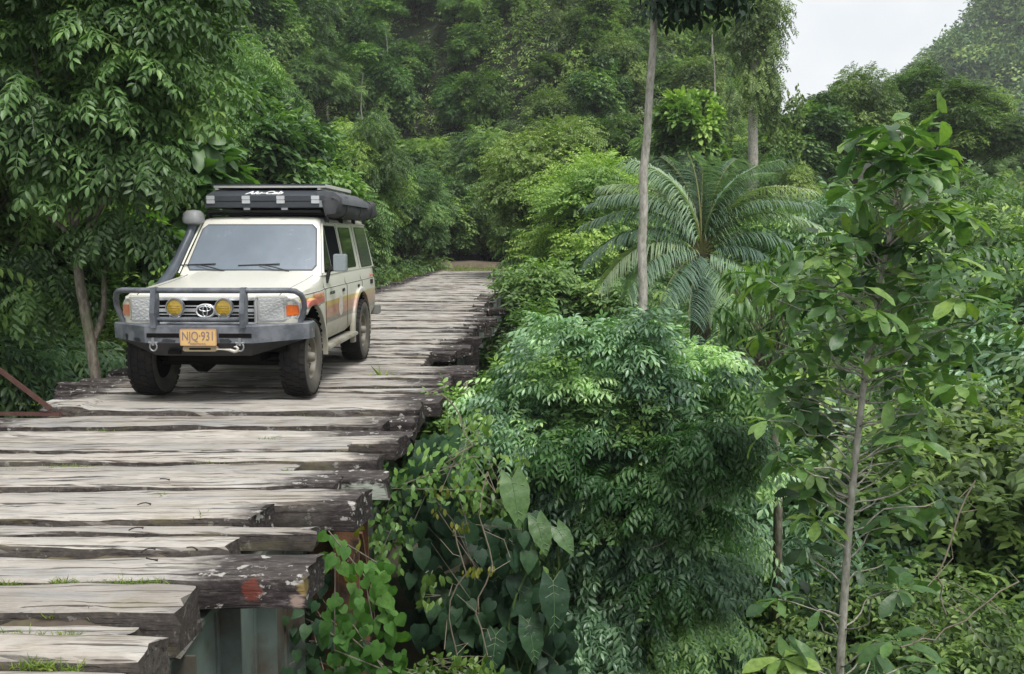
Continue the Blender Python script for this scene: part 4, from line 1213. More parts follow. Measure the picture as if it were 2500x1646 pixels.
# wheels
def wheel(x, y, s, steer=0.0):
    w_ = empty('wheel', (x, y, .395)); w_.parent = car; w_.rotation_euler = (0, 0, steer)
    Rr, hwid = .395, .125
    prof = [(-hwid*.72,.215),(-hwid*.98,.25),(-hwid*1.06,.31),(-hwid*1.0,.358),(-hwid*.90,.380),(-hwid*.6,.386),(0,.388),(hwid*.6,.386),(hwid*.90,.380),(hwid*1.0,.358),(hwid*1.06,.31),(hwid*.98,.25),(hwid*.72,.215)]
    t_ = MB(); t_.lathe(prof, 'x', n=56)
    k56 = 56
    for i in range(len(t_.f)):
        ring_i = i // k56
        t_.m[i] = 1 if ring_i in (0,1,2,9,10,11) else 0
    # tread blocks
    nb = 34
    for k in range(nb):
        for (c0, c1, ph) in ((-hwid*1.03,-hwid*.62,0),(-hwid*.52,-hwid*.06,.5),(hwid*.06,hwid*.52,0),(hwid*.62,hwid*1.03,.5)):
            a0 = 2*math.pi*(k+ph)/nb; a1 = a0 + 2*math.pi/nb*.68; edge = abs(c0) > hwid*.9 or abs(c1) > hwid*.9
            r0 = .372 if edge else .384; V = []
            for (cc, aa) in ((c0,a0),(c1,a0+.02),(c1,a1+.02),(c0,a1)):
                ro = Rr-.012 if abs(cc) > hwid*.9 else Rr
                V.append((cc, r0*math.cos(aa), r0*math.sin(aa)))
            for (cc, aa) in ((c0,a0),(c1,a0+.02),(c1,a1+.02),(c0,a1)):
                ro = Rr-.012 if abs(cc) > hwid*.9 else Rr
                V.append((cc, ro*math.cos(aa), ro*math.sin(aa)))
            t_.add(V, [(4,5,6,7),(0,1,5,4),(1,2,6,5),(2,3,7,6),(3,0,4,7)], 0)
    t_.build('tyre', [TYRE, TYRES], w_, smooth=35)
    r_ = MB(); q = s
    r_.lathe([(q*hwid*.72,.222),(q*hwid*.80,.214),(q*hwid*.74,.200),(q*hwid*.35,.188),(q*hwid*.30,.175),(q*hwid*.50,.120),(q*hwid*.52,.085),(q*hwid*.42,.075),(q*hwid*.42,.0)], 'x', n=40)
    for k in range(8):
        t = 2*math.pi*k/8; c = (q*hwid*.44, .150*math.cos(t), .150*math.sin(t))
        r_.lathe([(0,.0),(-q*.001,.017),(-q*.03,.017)], 'x', c, 10, mi=1)
    r_.lathe([(-q*hwid*.72,.222),(-q*hwid*.3,.19),(0,.17),(0,0)], 'x', n=24, mi=1)
    r_.build('rim', [RIM, DARK], w_, smooth=35)
    h_ = MB(); h_.lathe([(q*hwid*.40,.058),(q*hwid*.72,.052),(q*hwid*1.0,.046),(q*hwid*1.12,.034),(q*hwid*1.14,0)], 'x', n=20)
    for k in range(6):
        t = 2*math.pi*k/6; h_.lathe([(q*hwid*.5,.0),(q*hwid*.66,.0),(q*hwid*.66,.009),(q*hwid*.4,.011)][1:], 'x', (0,.09*math.cos(t),.09*math.sin(t)), 8)
    h_.build('hub', RIM, w_, smooth=40)
car.scale = (.965, 1, .985)
for (x, y) in ((.765,0),(-.765,0),(.755,2.74),(-.755,2.74)): wheel(x, y, 1 if x > 0 else -1, 0)
# underbody: axles and frame, with dark boxes widened to block light beneath
ub = MB(); ub.box((-.46,-.40,.40),(.46,3.8,.52)); ub.box((-.74,.52,.36),(.74,2.2,.50)); ub.box((-.60,3.2,.36),(.60,3.8,.52)); ub.box((-.72,-.42,.50),(.72,-.36,.68)); ub.box((-.40,-.55,.50),(.40,.6,.72)); ub.tube([(-.7,0,.40),(.7,0,.40)], .05, 10); ub.tube([(-.7,2.74,.40),(.7,2.74,.40)], .05, 10)
ub.lathe([(-.14,.0),(-.12,.08),(-.04,.14),(.04,.14),(.12,.08),(.14,0)], 'x', (-.26,0,.38), 16); ub.lathe([(-.14,.0),(-.12,.08),(-.04,.14),(.04,.14),(.12,.08),(.14,0)], 'x', (-.1,2.74,.38), 16)
ub.tube([(-.6,-.18,.36),(.6,-.18,.36)], .022, 8); ub.build('chassis_and_shade_boxes', DARK, car)
rb_ = MB(); rb_.box((-.86,3.86,.50),(.86,4.08,.63)); rb_.build('rear_bumper', flat_mat('grey_rear_bumper', (.26,.26,.24), .6, .2, .2), car, bevel=.01)
# mirror and its arm
mm = MB(); mm.prism(rrect(.885,1.035,1.215,1.41,.025), .96, 1.045); mm.build('wing_mirror', MIRR, car, bevel=.012, seg=3)
mm = MB(); mm.box((.83,.99,1.235),(.90,1.03,1.275)); mm.tube([(.80,1.0,1.09),(.815,1.0,1.16),(.835,1.0,1.25)], [.018,.022,.022], 8); mm.build('mirror_arm', TRIM, car)
# snorkel
sk = MB(); sk.tube([(-.875,.30,1.02),(-.89,.50,1.08),(-.885,.70,1.17),(-.86,.86,1.30),(-.80,1.12,1.60),(-.785,1.20,1.72)], [.05,.055,.056,.054,.052,.052], 14); snk = sk.build('snorkel', SNORK, car, smooth=60)
sh = MB()
prof = [(1.715,.070,.075),(1.735,.125,.13),(1.765,.135,.14),(1.80,.132,.137),(1.86,.118,.125),(1.895,.08,.09),(1.905,.0,.0)]
V = [];
for (z, a, b) in prof:
    for k in range(24):
        t = 2*math.pi*k/24; ce = abs(math.cos(t))**.6*(1 if math.cos(t) > 0 else -1); se = abs(math.sin(t))**.6*(1 if math.sin(t) > 0 else -1)
        V.append((-.770+a*.82*ce, 1.20+b*.95*se, 1.715+(z-1.715)*.86+.02))
sh.add(V, [(i*24+k, i*24+(k+1)%24, (i+1)*24+(k+1)%24, (i+1)*24+k) for i in range(len(prof)-1) for k in range(24)]); sh.build('intake_head', PALEG, snk, smooth=50)
# roof rack
rk = MB()
rk.box((-.64,1.42,1.868),(.66,3.7,1.888)); 
for y in (1.45, 2.2, 2.95, 3.65): rk.box((-.68,y,1.845),(.70,y+.06,1.87)); rk.box((-.71,y,1.76),(-.67,y+.07,1.865)); rk.box((.68,y,1.76),(.72,y+.07,1.865))
rk.box((-.66,1.30,1.872),(.68,1.42,1.897)); rk.build('roof_rack', TRIM, car)

# ---- roof tent: separate thing carried on the rack
tent = empty('roof_tent', (CX+.055, CY+1.2, 1.905)); tag(tent, 'closed charcoal hard shell roof tent with white lettering on the rack of the wagon', 'roof tent')
HW, LN = .665, 1.42
tb_ = MB(); tb_.box((-HW,0,.0),(HW,LN,.070)); tb_.build('tray', TENT, tent, bevel=.006)
lid = MB(); V = []
for (hw_, y0, y1, z) in ((HW,0,LN,.073),(HW,0,LN,.128),(HW-.055,.13,LN-.04,.195)):
    V += [(-hw_,y0,z),(hw_,y0,z),(hw_,y1,z),(-hw_,y1,z)]
lid.add(V, [(3,2,1,0),(8,9,10,11)] + [(i*4+k, i*4+(k+1)%4, (i+1)*4+(k+1)%4, (i+1)*4+k) for i in range(2) for k in range(4)], 0)
lidm = lid.build('lid', TENTL, tent, bevel=.005)
tf = MB(); tf.box((-HW+.002,-.0065,.074),(HW-.002,0,.125)); tf.build('lid_skirt', TENT, tent)
for x in (-.60,-.205,.18,.565):
    h_ = MB(); h_.prism(rrect(x-.045,x+.045,.088,.130,.007), -.016, -.0066); h_.prism(rrect(x-.045,x+.045,.046,.084,.007), -.012, -.0005); h_.build('hinge', SILVER, tent)
h_ = MB(); h_.box((.61,-.012,.005),(.665,-.0005,.078)); h_.build('corner_plate', GALV, tent)
h_ = MB()
for x in (-.2,.22): h_.box((x-.035,-.004,-.025),(x+.035,.02,-.001))
h_.build('mount_bracket', GALV, tent)
rot = math.atan2(.067, .13)
text_mesh('lettering', 'Alu-Cab', .108, WHITE, lidm, Matrix.Translation((-.02,.060,.1645)) @ Matrix.Rotation(rot, 4, 'X') , shear=.35, bold=.004, sx=1.12)
pn = MB(); pn.box((-.60,.10,.222),(.655,LN+.10,.262)); pn.box((-.59,.11,.198),(-.55,LN,.222)); pn.box((.56,.11,.198),(.60,LN,.222)); pn.build('solar_panel_frame', WHITEP, tent, bevel=.004)
pn = MB(); pn.box((-.60,.094,.248),(.655,.0999,.262)); pn.box((-.57,.15,.262),(.62,LN+.05,.2645)); pn.build('solar_panel', flat_mat('solar_cells', (.03,.035,.05), .15, .2), tent)
# ---- awning bag hanging on the flank side of the rack
aw = empty('awning_bag', (CX+.80, CY+1.13, 1.80)); tag(aw, 'wrinkled black canvas awning bag strapped along the right hand side of the rack', 'awning')
loops = []; ny = 30; rr = rng_(77)
for i in range(ny+1):
    t = i/ny; y = 2.42*t; pts = []
    sc_ = min(1, .80+t*6) * min(1, .70+(1-t)*5)
    for k in range(20):
        a = 2*math.pi*k/20; ce, se = math.cos(a), math.sin(a)
        ce = abs(ce)**.7*math.copysign(1, ce); se = abs(se)**.7*math.copysign(1, se)
        wr = 1 + .05*math.sin(a*3+t*9) + .045*math.sin(a*5-t*23+2*math.sin(t*7)) + .03*math.sin(t*41+a*2)
        top = .03*math.sin(t*8) if se > 0 else 0
        pts.append((.0+.105*ce*wr*sc_ , y+.02*math.sin(a*4+t*3), .120+(.112*se*wr+top)*sc_ - .015*math.sin(t*3.1)))
    loops.append(pts)
loft('canvas_bag', loops, CANVAS, aw, 70)
loops = []
for i in range(16):
    t = i/15; y = .08+1.55*t
    loops.append([(-.17, y, .285), (-.08, y, .290+.010*math.sin(t*13)), (.03, y, .262+.014*math.sin(t*9+1)), (.115, y, .205+.01*math.sin(t*17)), (.125, y, .14), (-.16, y, .18)])
loft('cover_flap', loops, flat_mat('grey_canvas', (0.10,0.105,0.115), .7, 0, .25, 16, bmp=.2), aw, 70)
for y in (.35, 1.15, 1.9):
    st_ = MB(); st_.tube([(.0+.118*math.cos(a), y+.01*math.sin(3*a), .12+.128*math.sin(a)) for a in np.linspace(-2.6, 2.9, 18)], .006, 5); st_.build('strap', TRIM, aw)
st_ = MB(); st_.tube([(-.04,.02,.03),(-.03,.0,-.02),(-.06,.02,-.06),(-.03,.04,-.03)], .006, 5)
st_.build('strap', TRIM, aw)
# ------------------------------------------------------------------ plants
def at(px, py, y):
    """point on the ray of a 2500 px frame pixel where it is y metres ahead of the camera"""
    d = cam.rotation_euler.to_matrix() @ Vector(((px-1250)/FPX, (823-py)/FPX, -1.0))
    t = y/d.y
    return np.array([d.x*t, y, CAM_H + d.z*t])

PIN  = t_pinnate(5, .36, .34, .5, 1)
PINH = t_pinnate(5, .36, .34, .5, 1, hi=True)
PINL = t_pinnate(4, .40, .42, .45, 2, hi=True)
PINF = t_pinnate(9, .30, .22, .6, 3)
TWG  = t_twig(7, .42, .44, 1)
TWGH = t_twig(7, .40, .46, 2, hi=True)
TWGB = t_twig(6, .50, .55, 3)
ROS  = t_rosette(9, .46, 4)
ROSN = t_rosette(11, .24, 5)
LEAFH = t_leaf(1, .5, .2, .3)

# ---- undergrowth clothing the slopes (one uncountable mass)
def undergrowth(name, mat, n, seed, xr, yr, size, T, cond, hgt=(0, .5)):
    r = rng_(seed); x = r.uniform(*xr, n); y = r.uniform(*yr, n)
    m = cond(x, y); x, y = x[m], y[m]; z = H(x, y) + r.uniform(*hgt, len(x))
    A = np.stack([r.normal(0,1,len(x)), r.normal(-.3,1,len(x)), r.uniform(-.5,.4,len(x))], 1)
    Nn = np.array([0,-.35,1.0]) + r.normal(0,.35,(len(x),3))
    tn = np.clip(.45 + .25*np.sin(x*1.1+y*.7) + r.normal(0,.15,len(x)), 0, 1)
    vg = Veg(); vg.put(T, np.stack([x,y,z],1), A, Nn, size*r.uniform(.6,1.4,len(x)), tn)
    tag(link_mesh(name, vg.mesh(name, mat)), kind='stuff')
vis = lambda x, y: (x/np.maximum(y,1) > -.72) & (x/np.maximum(y,1) < .66)
offroad = lambda x, y: ~((np.abs(x-(-3.1-0.018*np.clip(y-46,0,99)**2)) < 1.9) & (y > 40)) & ~((x > -5.2) & (x < -.9) & (y < 43))
undergrowth('undergrowth', LM['mid'], 26000, 1, (-40, 30), (4, 70), .42, TWG, lambda x, y: vis(x,y) & offroad(x,y))
undergrowth('undergrowth', LM['olive'], 22000, 3, (-45, 20), (44, 88), .75, TWG, lambda x, y: vis(x,y) & offroad(x,y), (0,.7))
undergrowth('undergrowth', LM['deep'], 22000, 2, (-30, 12), (4, 45), .36, PIN, lambda x, y: vis(x,y) & offroad(x,y), (0,.9))

# ---- tree and shrub kinds (each a trunk mesh and a crown mesh)
K = {}
K['layer1'] = simple_tree_meshes('t', 11, 5.2, 2.2, 2.2, PIN, .34, 5200, LM['deep'], BARKD, 46, .50, low=-.6, squash=.85)
K['layer2'] = simple_tree_meshes('t', 12, 6.2, 2.4, 2.6, PIN, .32, 6000, LM['mid'], BARKD, 52, .50, low=-.6, squash=.85, droop=.4)
K['round1'] = simple_tree_meshes('t', 13, 5.0, 2.1, 2.2, TWG, .30, 7500, LM['mid'], BARKD, 52, .48, low=-.8, squash=1.0, droop=.5)
K['round2'] = simple_tree_meshes('t', 14, 4.8, 2.2, 2.0, TWG, .24, 10000, LM['olive'], BARKD, 60, .46, low=-.8, squash=1.0, droop=.5)
K['lime1']  = simple_tree_meshes('t', 15, 4.8, 2.0, 2.0, TWG, .30, 6500, LM['lime'], BARKD, 50, .44, low=-.7, squash=.9, droop=.4)
K['dark1']  = simple_tree_meshes('t', 16, 6.0, 2.3, 2.7, TWGB, .38, 5600, LM['deep'], BARKD, 50, .52, low=-.8, squash=1.0, droop=.5)
K['col1']   = simple_tree_meshes('t', 17, 5.5, 1.5, 2.4, TWG, .26, 7500, LM['mid'], BARKD, 46, .48, 'column', low=-.9, squash=1.5, droop=.9)
K['col2']   = simple_tree_meshes('t', 18, 6.5, 1.4, 2.4, TWG, .27, 7000, LM['olive'], BARKD, 46, .46, 'column', low=-.9, squash=1.6, droop=.9)
K['umb1']   = simple_tree_meshes('t', 19, 7.0, 2.6, 1.6, PINF, .45, 2600, LM['lime'], BARKP, 26, .6, 'umbrella')
K['big1']   = simple_tree_meshes('t', 20, 5.5, 2.2, 2.2, ROS, .42, 1700, LM['mid'], BARKD, 34, .6, low=-.6)
K['bush1']  = simple_tree_meshes('t', 21, 1.7, 1.15, .95, TWGH, .26, 1700, LM['mid'], BARK, 22, .42, tr=.03)
K['bush2']  = simple_tree_meshes('t', 22, 1.8, 1.2, 1.0, PINH, .30, 1300, LM['deep'], BARK, 22, .42, tr=.03)
K['bush3']  = simple_tree_meshes('t', 23, 1.6, 1.1, .9, TWGH, .24, 1700, LM['lime'], BARK, 20, .40, tr=.03)
K['bush4']  = simple_tree_meshes('t', 24, 1.8, 1.2, 1.0, TWGH, .20, 2300, LM['olive'], BARKD, 24, .42, tr=.03)
K['bush5']  = simple_tree_meshes('t', 25, 1.7, 1.1, 1.0, PINH, .26, 1500, LM['blue'], BARK, 22, .42, tr=.03)
DESC = {'layer1':'dark green tree with tiered leaves','layer2':'mid green tree with tiered leaves','round1':'rounded mid green leafy tree',
 'round2':'olive green vine covered tree','lime1':'bright yellow green leafy tree','dark1':'tall dark glossy leaved tree','col1':'narrow green tree wrapped in climbers',
 'col2':'narrow olive tree draped with climbers','umb1':'feathery light green spreading tree','big1':'tree with large whorled leaves',
 'bush1':'mid green leafy bush','bush2':'dark bush with compound leaves','bush3':'bright lime green bush','bush4':'small leaved olive bush','bush5':'blue green bush with compound leaves'}

def screen_px(x, y, z):
    q = cam.rotation_euler.to_matrix().inverted() @ (Vector((x, y, z)) - cam.location)
    return 1250 + FPX*q.x/-q.z, 823 - FPX*q.y/-q.z
ZONES = [(120,'at far left edge'),(430,'behind the left tree'),(600,'behind the snorkel'),(800,'above the roof tent'),(1000,'right of roof tent'),(1230,'above the road end'),
         (1420,'right of the road'),(1560,'left of slim trunk'),(1680,'behind the palm'),(1850,'right of the palm'),(2020,'left of the sapling'),(2200,'behind the sapling'),(2380,'right of the sapling'),(9999,'at far right edge')]
SEEN = {}
def say(o, k, kind, pos, h):
    """label from what the plant looks like and the landmarks it is seen against"""
    px, py = screen_px(pos[0], pos[1], pos[2] + h*.6)
    hz = next(t for lim, t in ZONES if px < lim)
    vz = 'near the top' if py < 120 else ('high' if py < 260 else ('midway up' if py < 420 else ('low' if py < 620 else ('below deck level' if py < 1000 else ('deep in gully' if py < 1350 else 'at the bottom')))))
    SEEN.setdefault((DESC[k], vz, hz), []).append((pos[1], o, px))
ORD = ['leftmost', 'second from left', 'third from left', 'fourth from left', 'fifth from left', 'sixth from left', 'seventh from left', 'eighth from left', 'ninth from left', 'tenth from left', 'eleventh from left', 'twelfth from left']
def settle_labels():
    for (d, vz, hz), l in SEEN.items():
        base = d + ' ' + vz + ' ' + hz; n = len(l)
        if n in (2, 3):
            l.sort(key=lambda q: q[0]); pre = ['nearer', 'farther'] if n == 2 else ['nearest', 'middle', 'farthest']
        else:
            l.sort(key=lambda q: q[2]); pre = ORD
        for q, p in zip(l, pre): q[1]['label'] = (p + ' ' if n > 1 else '') + base
        for q in l[len(pre):]: q[1]['label'] = base
def scatter_kinds(seed, kinds, n, xr, yr, cond, mind, sc, where, cat, group, sink=.4, wts=None):
    r = rng_(seed); pts = []; tries = 0
    while len(pts) < n and tries < n*40:
        tries += 1; x = r.uniform(*xr); y = r.uniform(*yr)
        if not cond(x, y): continue
        if any((x-a)**2+(y-b)**2 < mind**2 for a, b in pts): continue
        pts.append((x, y))
        k = kinds[r.choice(len(kinds), p=wts)]; s = r.uniform(*sc); z = h1(x,y)-sink; sz = s*r.uniform(.85,1.2)
        o = add_tree('bush' if cat == 'bush' else 'tree', K[k], (x, y, z), r.uniform(0, 6.28), s, DESC[k], cat, 'plants of one kind, '+DESC[k], sz)
        say(o, k, cat, (x, y, z), sz*(1.8 if cat == 'bush' else 5.5))
    return pts
ok = lambda x, y: bool(vis(x, y)) and abs(x-(-3.1-0.018*max(0,y-46)**2)) > (3.4 if y < 49 else (2.0 if y < 53 else 0))
# steep forested slope behind the bridge end: darker to the left, brighter and vine draped to the right
scatter_kinds(31, ['layer1','layer2','round1','dark1','col1','umb1','big1','lime1'], 84, (-42, -5), (46, 90),
   lambda x, y: ok(x, y) and x/y < -.10, 2.1, (.75, 1.2), 'on the steep slope behind the wagon', 'tree', 'trees on the steep slope, left part', .5,
   [.20,.20,.16,.20,.12,.01,.06,.05])
scatter_kinds(38, ['layer2','round1','round2','lime1','dark1','col1','col2','umb1'], 100, (-12, 20), (46, 94),
   lambda x, y: ok(x, y) and -.10 <= x/y < .235, 1.8, (.65, 1.1), 'on the steep slope above the road end', 'tree', 'trees on the steep slope, right part', .5,
   [.13,.22,.16,.20,.05,.12,.11,.01])
K['pole1'] = simple_tree_meshes('t', 26, 9.0, 1.3, .9, TWG, .30, 1500, LM['mid'], BARKP, 14, .5, 'umbrella', tr=.07)
DESC['pole1'] = 'bare pale trunk with small crown'
scatter_kinds(41, ['pole1'], 7, (-24, 13), (45, 72), lambda x, y: ok(x, y) and x/y < .2, 3.0, (.8, 1.15), '', 'tree', 'pale trunked trees', .4)
# left side slope, dark and close
scatter_kinds(32, ['layer1','dark1','layer2','big1','round1','col1'], 44, (-30, -7.4), (12, 46),
   lambda x, y: ok(x, y), 1.9, (.8, 1.25), 'on the shaded bank left of the bridge', 'tree', 'trees on the left bank', .5, [.26,.2,.2,.1,.14,.1])
# right valley side
scatter_kinds(33, ['round1','round2','lime1','col2','layer2','col1'], 38, (9, 44), (26, 74),
   lambda x, y: ok(x, y) and x/y > .2, 2.3, (.55, .85), 'in the valley right of the bridge', 'tree', 'trees in the valley', .5, [.2,.25,.15,.15,.15,.1])
# bank right of the bridge's far end
scatter_kinds(34, ['round1','lime1','round2','col1'], 12, (1.5, 11), (36, 46),
   lambda x, y: ok(x, y), 1.9, (.55, .85), 'on the bank right of the road end', 'tree', 'young trees by the road end', .4)
# gully bushes right
scatter_kinds(35, ['bush1','bush2','bush3','bush4','bush5'], 90, (0.2, 24), (11, 36),
   lambda x, y: ok(x, y) and x > -0.3 + (y < 16)*1.2, 1.25, (1.5, 2.6), 'in the gully right of the bridge', 'bush', 'bushes in the gully', .3)
scatter_kinds(36, ['bush4','bush1','bush3','bush5','bush2'], 46, (1.8, 9), (5.6, 12),
   lambda x, y: ok(x, y), .85, (.8, 1.35), 'in the lower right foreground', 'bush', 'bushes in the lower right', .2, [.2,.3,.2,.15,.15])
# under and beside the left edge
scatter_kinds(37, ['bush2','bush1','bush5','bush4'], 44, (-13, -5.6), (9.5, 30),
   lambda x, y: ok(x, y), 1.1, (1.0, 1.8), 'just beyond the left edge of the bridge', 'bush', 'bushes along the left edge', .2)

# ---- the climbing thicket between the crowns, one uncountable mass
def thicket(name, mat, seed, nc, count, T, size):
    r = rng_(seed); C = []
    while len(C) < nc:
        x = r.uniform(-42, 20); y = r.uniform(46, 96)
        if ok(x, y) and x/y < .235: C.append((x, y, h1(x, y) + r.uniform(.3, 3.6)))
    vg = Veg(); clumps(vg, r, np.array(C), r.uniform(.5, 1.1, nc), T, count, size, 1.1, .6, (-8, 75, 0), -.7, (.0, 1.0))
    tag(link_mesh(name, vg.mesh(name, mat)), kind='stuff')
thicket('thicket', LM['mid'], 61, 420, 30000, TWG, .30)
thicket('thicket', LM['lime'], 62, 120, 9000, TWG, .28)
thicket('thicket', LM['olive'], 63, 200, 16000, TWG, .28)

# ---- far hill cover
def far_cover():
    r = rng_(44); n = 6200; x = r.uniform(40, 200, n); y = r.uniform(130, 300, n)
    m = (x/y > .28) & (x/y < .72); x, y = x[m], y[m]; z = Hfar(x, y)
    k = len(x); rad = r.uniform(1.8, 4.6, k); vg = Veg(); T = t_diamond(1, .55, .3, .2)
    per = 120; idx = np.repeat(np.arange(k), per); q = r.normal(0, 1, (len(idx), 3)); q[:,2] = np.abs(q[:,2]); q = nrm(q)
    C = np.stack([x, y, z+rad*.5+r.uniform(-.5,2.2,k)], 1)
    P = C[idx] + q*rad[idx][:,None]*[1,1,.8]*r.uniform(.6,1.1,(len(idx),1))
    A = nrm(q*[1,1,.2] + r.normal(0,.6,q.shape)); tn = np.clip(r.uniform(.0,1.0,k)[idx] + r.normal(0,.12,len(idx)), 0, 1)
    vg.put(T, P, A, q + [0,0,.6] + r.normal(0,.3,q.shape), r.uniform(.6,1.2,len(idx)), tn)
    tag(link_mesh('far_forest', vg.mesh('far_forest', LM['far'])), kind='stuff')
far_cover()

# ---- named plants in front -------------------------------------------------
# big left tree: leaning forked trunk at the deck edge
def left_tree():
    r = rng_(101); b = np.array([-4.85, 10.35, 0.0])
    def P(px, py, y): return at(px, py, y) - b
    fork = P(185, 590, 10.4); base = P(243, 975, 10.3)
    main = [base + [0.05,0,-2.2], base, P(215, 800, 10.35), P(195, 690, 10.4), fork, P(183, 460, 10.5), P(190, 330, 10.6), P(215, 180, 10.8), P(240, 20, 11)]
    limbs = []
    for tgt in ((300,440,10.2),(90,500,10.1),(60,330,10.8),(360,330,10.9),(430,150,10.5),(60,80,10.4),(300,90,11.2),(-120,200,10.8)):
        p = P(*tgt); s = fork if tgt[1] > 300 else main[5]
        limbs.append((wobble_path(r, s, p, 6, .07), lin(.035, .010, 6)))
    limbs.append((wobble_path(r, P(222,860,10.35), P(262,640,10.7), 6, .05), lin(.05, .02, 6)))
    t = trunk_mesh('trunk', BARK, main, [.068,.062,.058,.053,.048,.042,.036,.03,.02], limbs)
    C = []; rad = []
    spec = [(0,0,520,240,46),(-150,240,480,330,30),(0,330,300,470,16),(330,330,500,470,10),(230,560,330,600,4),(0,640,130,760,6)]
    for x0, y0, x1, y1, k in spec:
        for _ in range(k):
            px, py = r.uniform(x0, x1), r.uniform(y0-60 if y0 == 0 else y0, y1)
            if 180 < py < 300 and 180 < px < 330 and r.random() < .6: continue
            if px > 400 and py > 330 or px > 330 and py > 620: continue
            C.append(P(px, py, r.uniform(9.7, 11.6))); rad.append(r.uniform(.18,.38))
    for _ in range(16): C.append(P(r.uniform(-200,500), r.uniform(-300,-40), r.uniform(9.7,11.6))); rad.append(.45)
    vg = Veg(); clumps(vg, r, C, np.array(rad), PINL, 7000, .25, .75, .4, P(180,300,10.6), -.5, (.05,.85))
    e = empty('tree', tuple(b)); link_mesh('trunk', t, e); link_mesh('crown', vg.mesh('crown', LM['deep']), e)
    tag(e, 'large leaning forked tree with drooping compound leaves at the left front of the bridge', 'tree')
left_tree()

def shrub(name, label, cat, b, specs, T, size, count, mat, seed, stems=(), bark=BARK, squash=.7, droop=.3, tone=(.15,.7), yr=None, up=1.0, low=-.4, part='crown'):
    """specs: (px, py, dist, radius) tuft centres taken along sight lines"""
    r = rng_(seed); b = np.asarray(b, float)
    C = [at(px, py, d)-b for px, py, d, _ in specs]; rad = np.array([s[3] for s in specs])
    vg = Veg(); clumps(vg, r, C, rad, T, count, size, squash, droop, None, low, tone, up)
    e = empty(name, tuple(b))
    if len(stems): 
        ps = [([q-b for q in p], rr) for p, rr in stems]
        link_mesh('trunk', trunk_mesh('trunk', bark, ps[0][0], ps[0][1], ps[1:]), e)
    link_mesh(part, vg.mesh(part, mat), e)
    return tag(e, label, cat)

def tufts(seed, poly_rows, d, rad, n, dj=.4):
    """random tuft centres inside rows (y_top, y_bottom, x_left, x_right)"""
    r = rng_(seed); A = np.array([(b-a)*(x1-x0) for a, b, x0, x1 in poly_rows], float); out = []
    for k in r.choice(len(poly_rows), n, p=A/A.sum()):
        a, b, x0, x1 = poly_rows[k]
        out.append((r.uniform(x0,x1), r.uniform(a,b), d+r.uniform(-dj,dj), rad*r.uniform(.7,1.25)))
    return out

# thin lianas and dead twigs hanging in front of the bushes
def lianas():
    TW = flat_mat('dry_twig', (.22,.19,.14), .9, 0, .4, 20)
    for i, (pts, lab) in enumerate([([(1800,1140),(1760,1200),(1700,1250),(1620,1330),(1570,1345)],'thin pale liana slanting down across the right side of the big middle bush'),
        ([(1080,960),(1120,1010),(1150,1090),(1090,1130)],'thin bare twig arching out beside the light shrub at mid bridge'),
        ([(1190,1150),(1170,1260),(1200,1380),(1160,1500),(1190,1600)],'brown liana hanging down through the dark climber'),
        ([(1110,1290),(1130,1400),(1095,1500),(1120,1620)],'second brown liana hanging closer to the stone pier'),
        ([(2380,1180),(2330,1290),(2290,1400),(2310,1500)],'thin dry liana hanging at the far right among the bushes'),
        ([(2480,1420),(2380,1490),(2280,1560),(2200,1580)],'dry branch slanting across the lower right bushes')]):
        D = 7.0 if pts[0][0] < 1300 else (8.3 if pts[0][0] < 2000 else 6.6)
        P = [at(x, y, D) for x, y in pts]; b = P[0]; e = empty('liana', tuple(b)); rr = rng_(500+i); Q = []
        for a, c in zip(P, P[1:]): Q += [a + (c-a)*t + rr.normal(0,.012,3) for t in (0,.33,.66)]
        Q.append(P[-1]); m_ = MB(); m_.tube([tuple(q-b) for q in Q], .006, 6); m_.build('stem', TW, e, smooth=60)
        for q in Q[::2]:
            m_ = MB(); m_.tube([tuple(q-b), tuple(q-b+rr.normal(0,.07,3)), tuple(q-b+rr.normal(0,.12,3)+[0,0,-.04])], .003, 4)
            m_.build('side_twig', TW, e, smooth=60)
        tag(e, lab, 'liana')
lianas()

# the big rounded bush in the middle
rows_c = [(800,860,1340,1620),(860,960,1275,1800),(960,1120,1200,1840),(1120,1300,1300,1830),(1300,1500,1360,1800),(1500,1700,1440,1760)]
sp = tufts(1, rows_c, 8.8, .26, 95, .25) + [(a, b, d+.9, c) for a, b, d, c in tufts(2, rows_c, 9.0, .32, 60, .5)]
st_ = [([np.array([.95,9.6,-4.6]), at(1555,1300,9.5), at(1540,1080,9.4), at(1530,950,9.4)], [.07,.055,.045,.03]),
       ([at(1545,1120,9.4), at(1420,1000,9.2), at(1350,920,9.1)], [.03,.02,.012]), ([at(1545,1120,9.4), at(1650,1020,9.2), at(1740,940,9.1)], [.03,.02,.012])]
shrub('bush', 'big rounded bush of drooping compound leaves filling the middle of the gully', 'bush', (.95,9.6,-4.3), sp, PINH, .225, 12500, LM['blue'], 3, st_, BARKP, droop=.12, tone=(.0,.95))
shrub('bush', 'small leaved shrub growing up through the big middle bush', 'bush', (.6,9.3,-4.3), tufts(71, [(830,900,1250,1480),(980,1080,1380,1700),(1180,1300,1330,1620),(1420,1560,1420,1700)], 8.55, .15, 30, .15),
      TWGH, .17, 1500, LM['deep'], 72, [([np.array([.6,9.3,-4.6]), at(1450,1300,9), at(1430,1000,8.8)], [.03,.02,.012])], tone=(.1,.9))
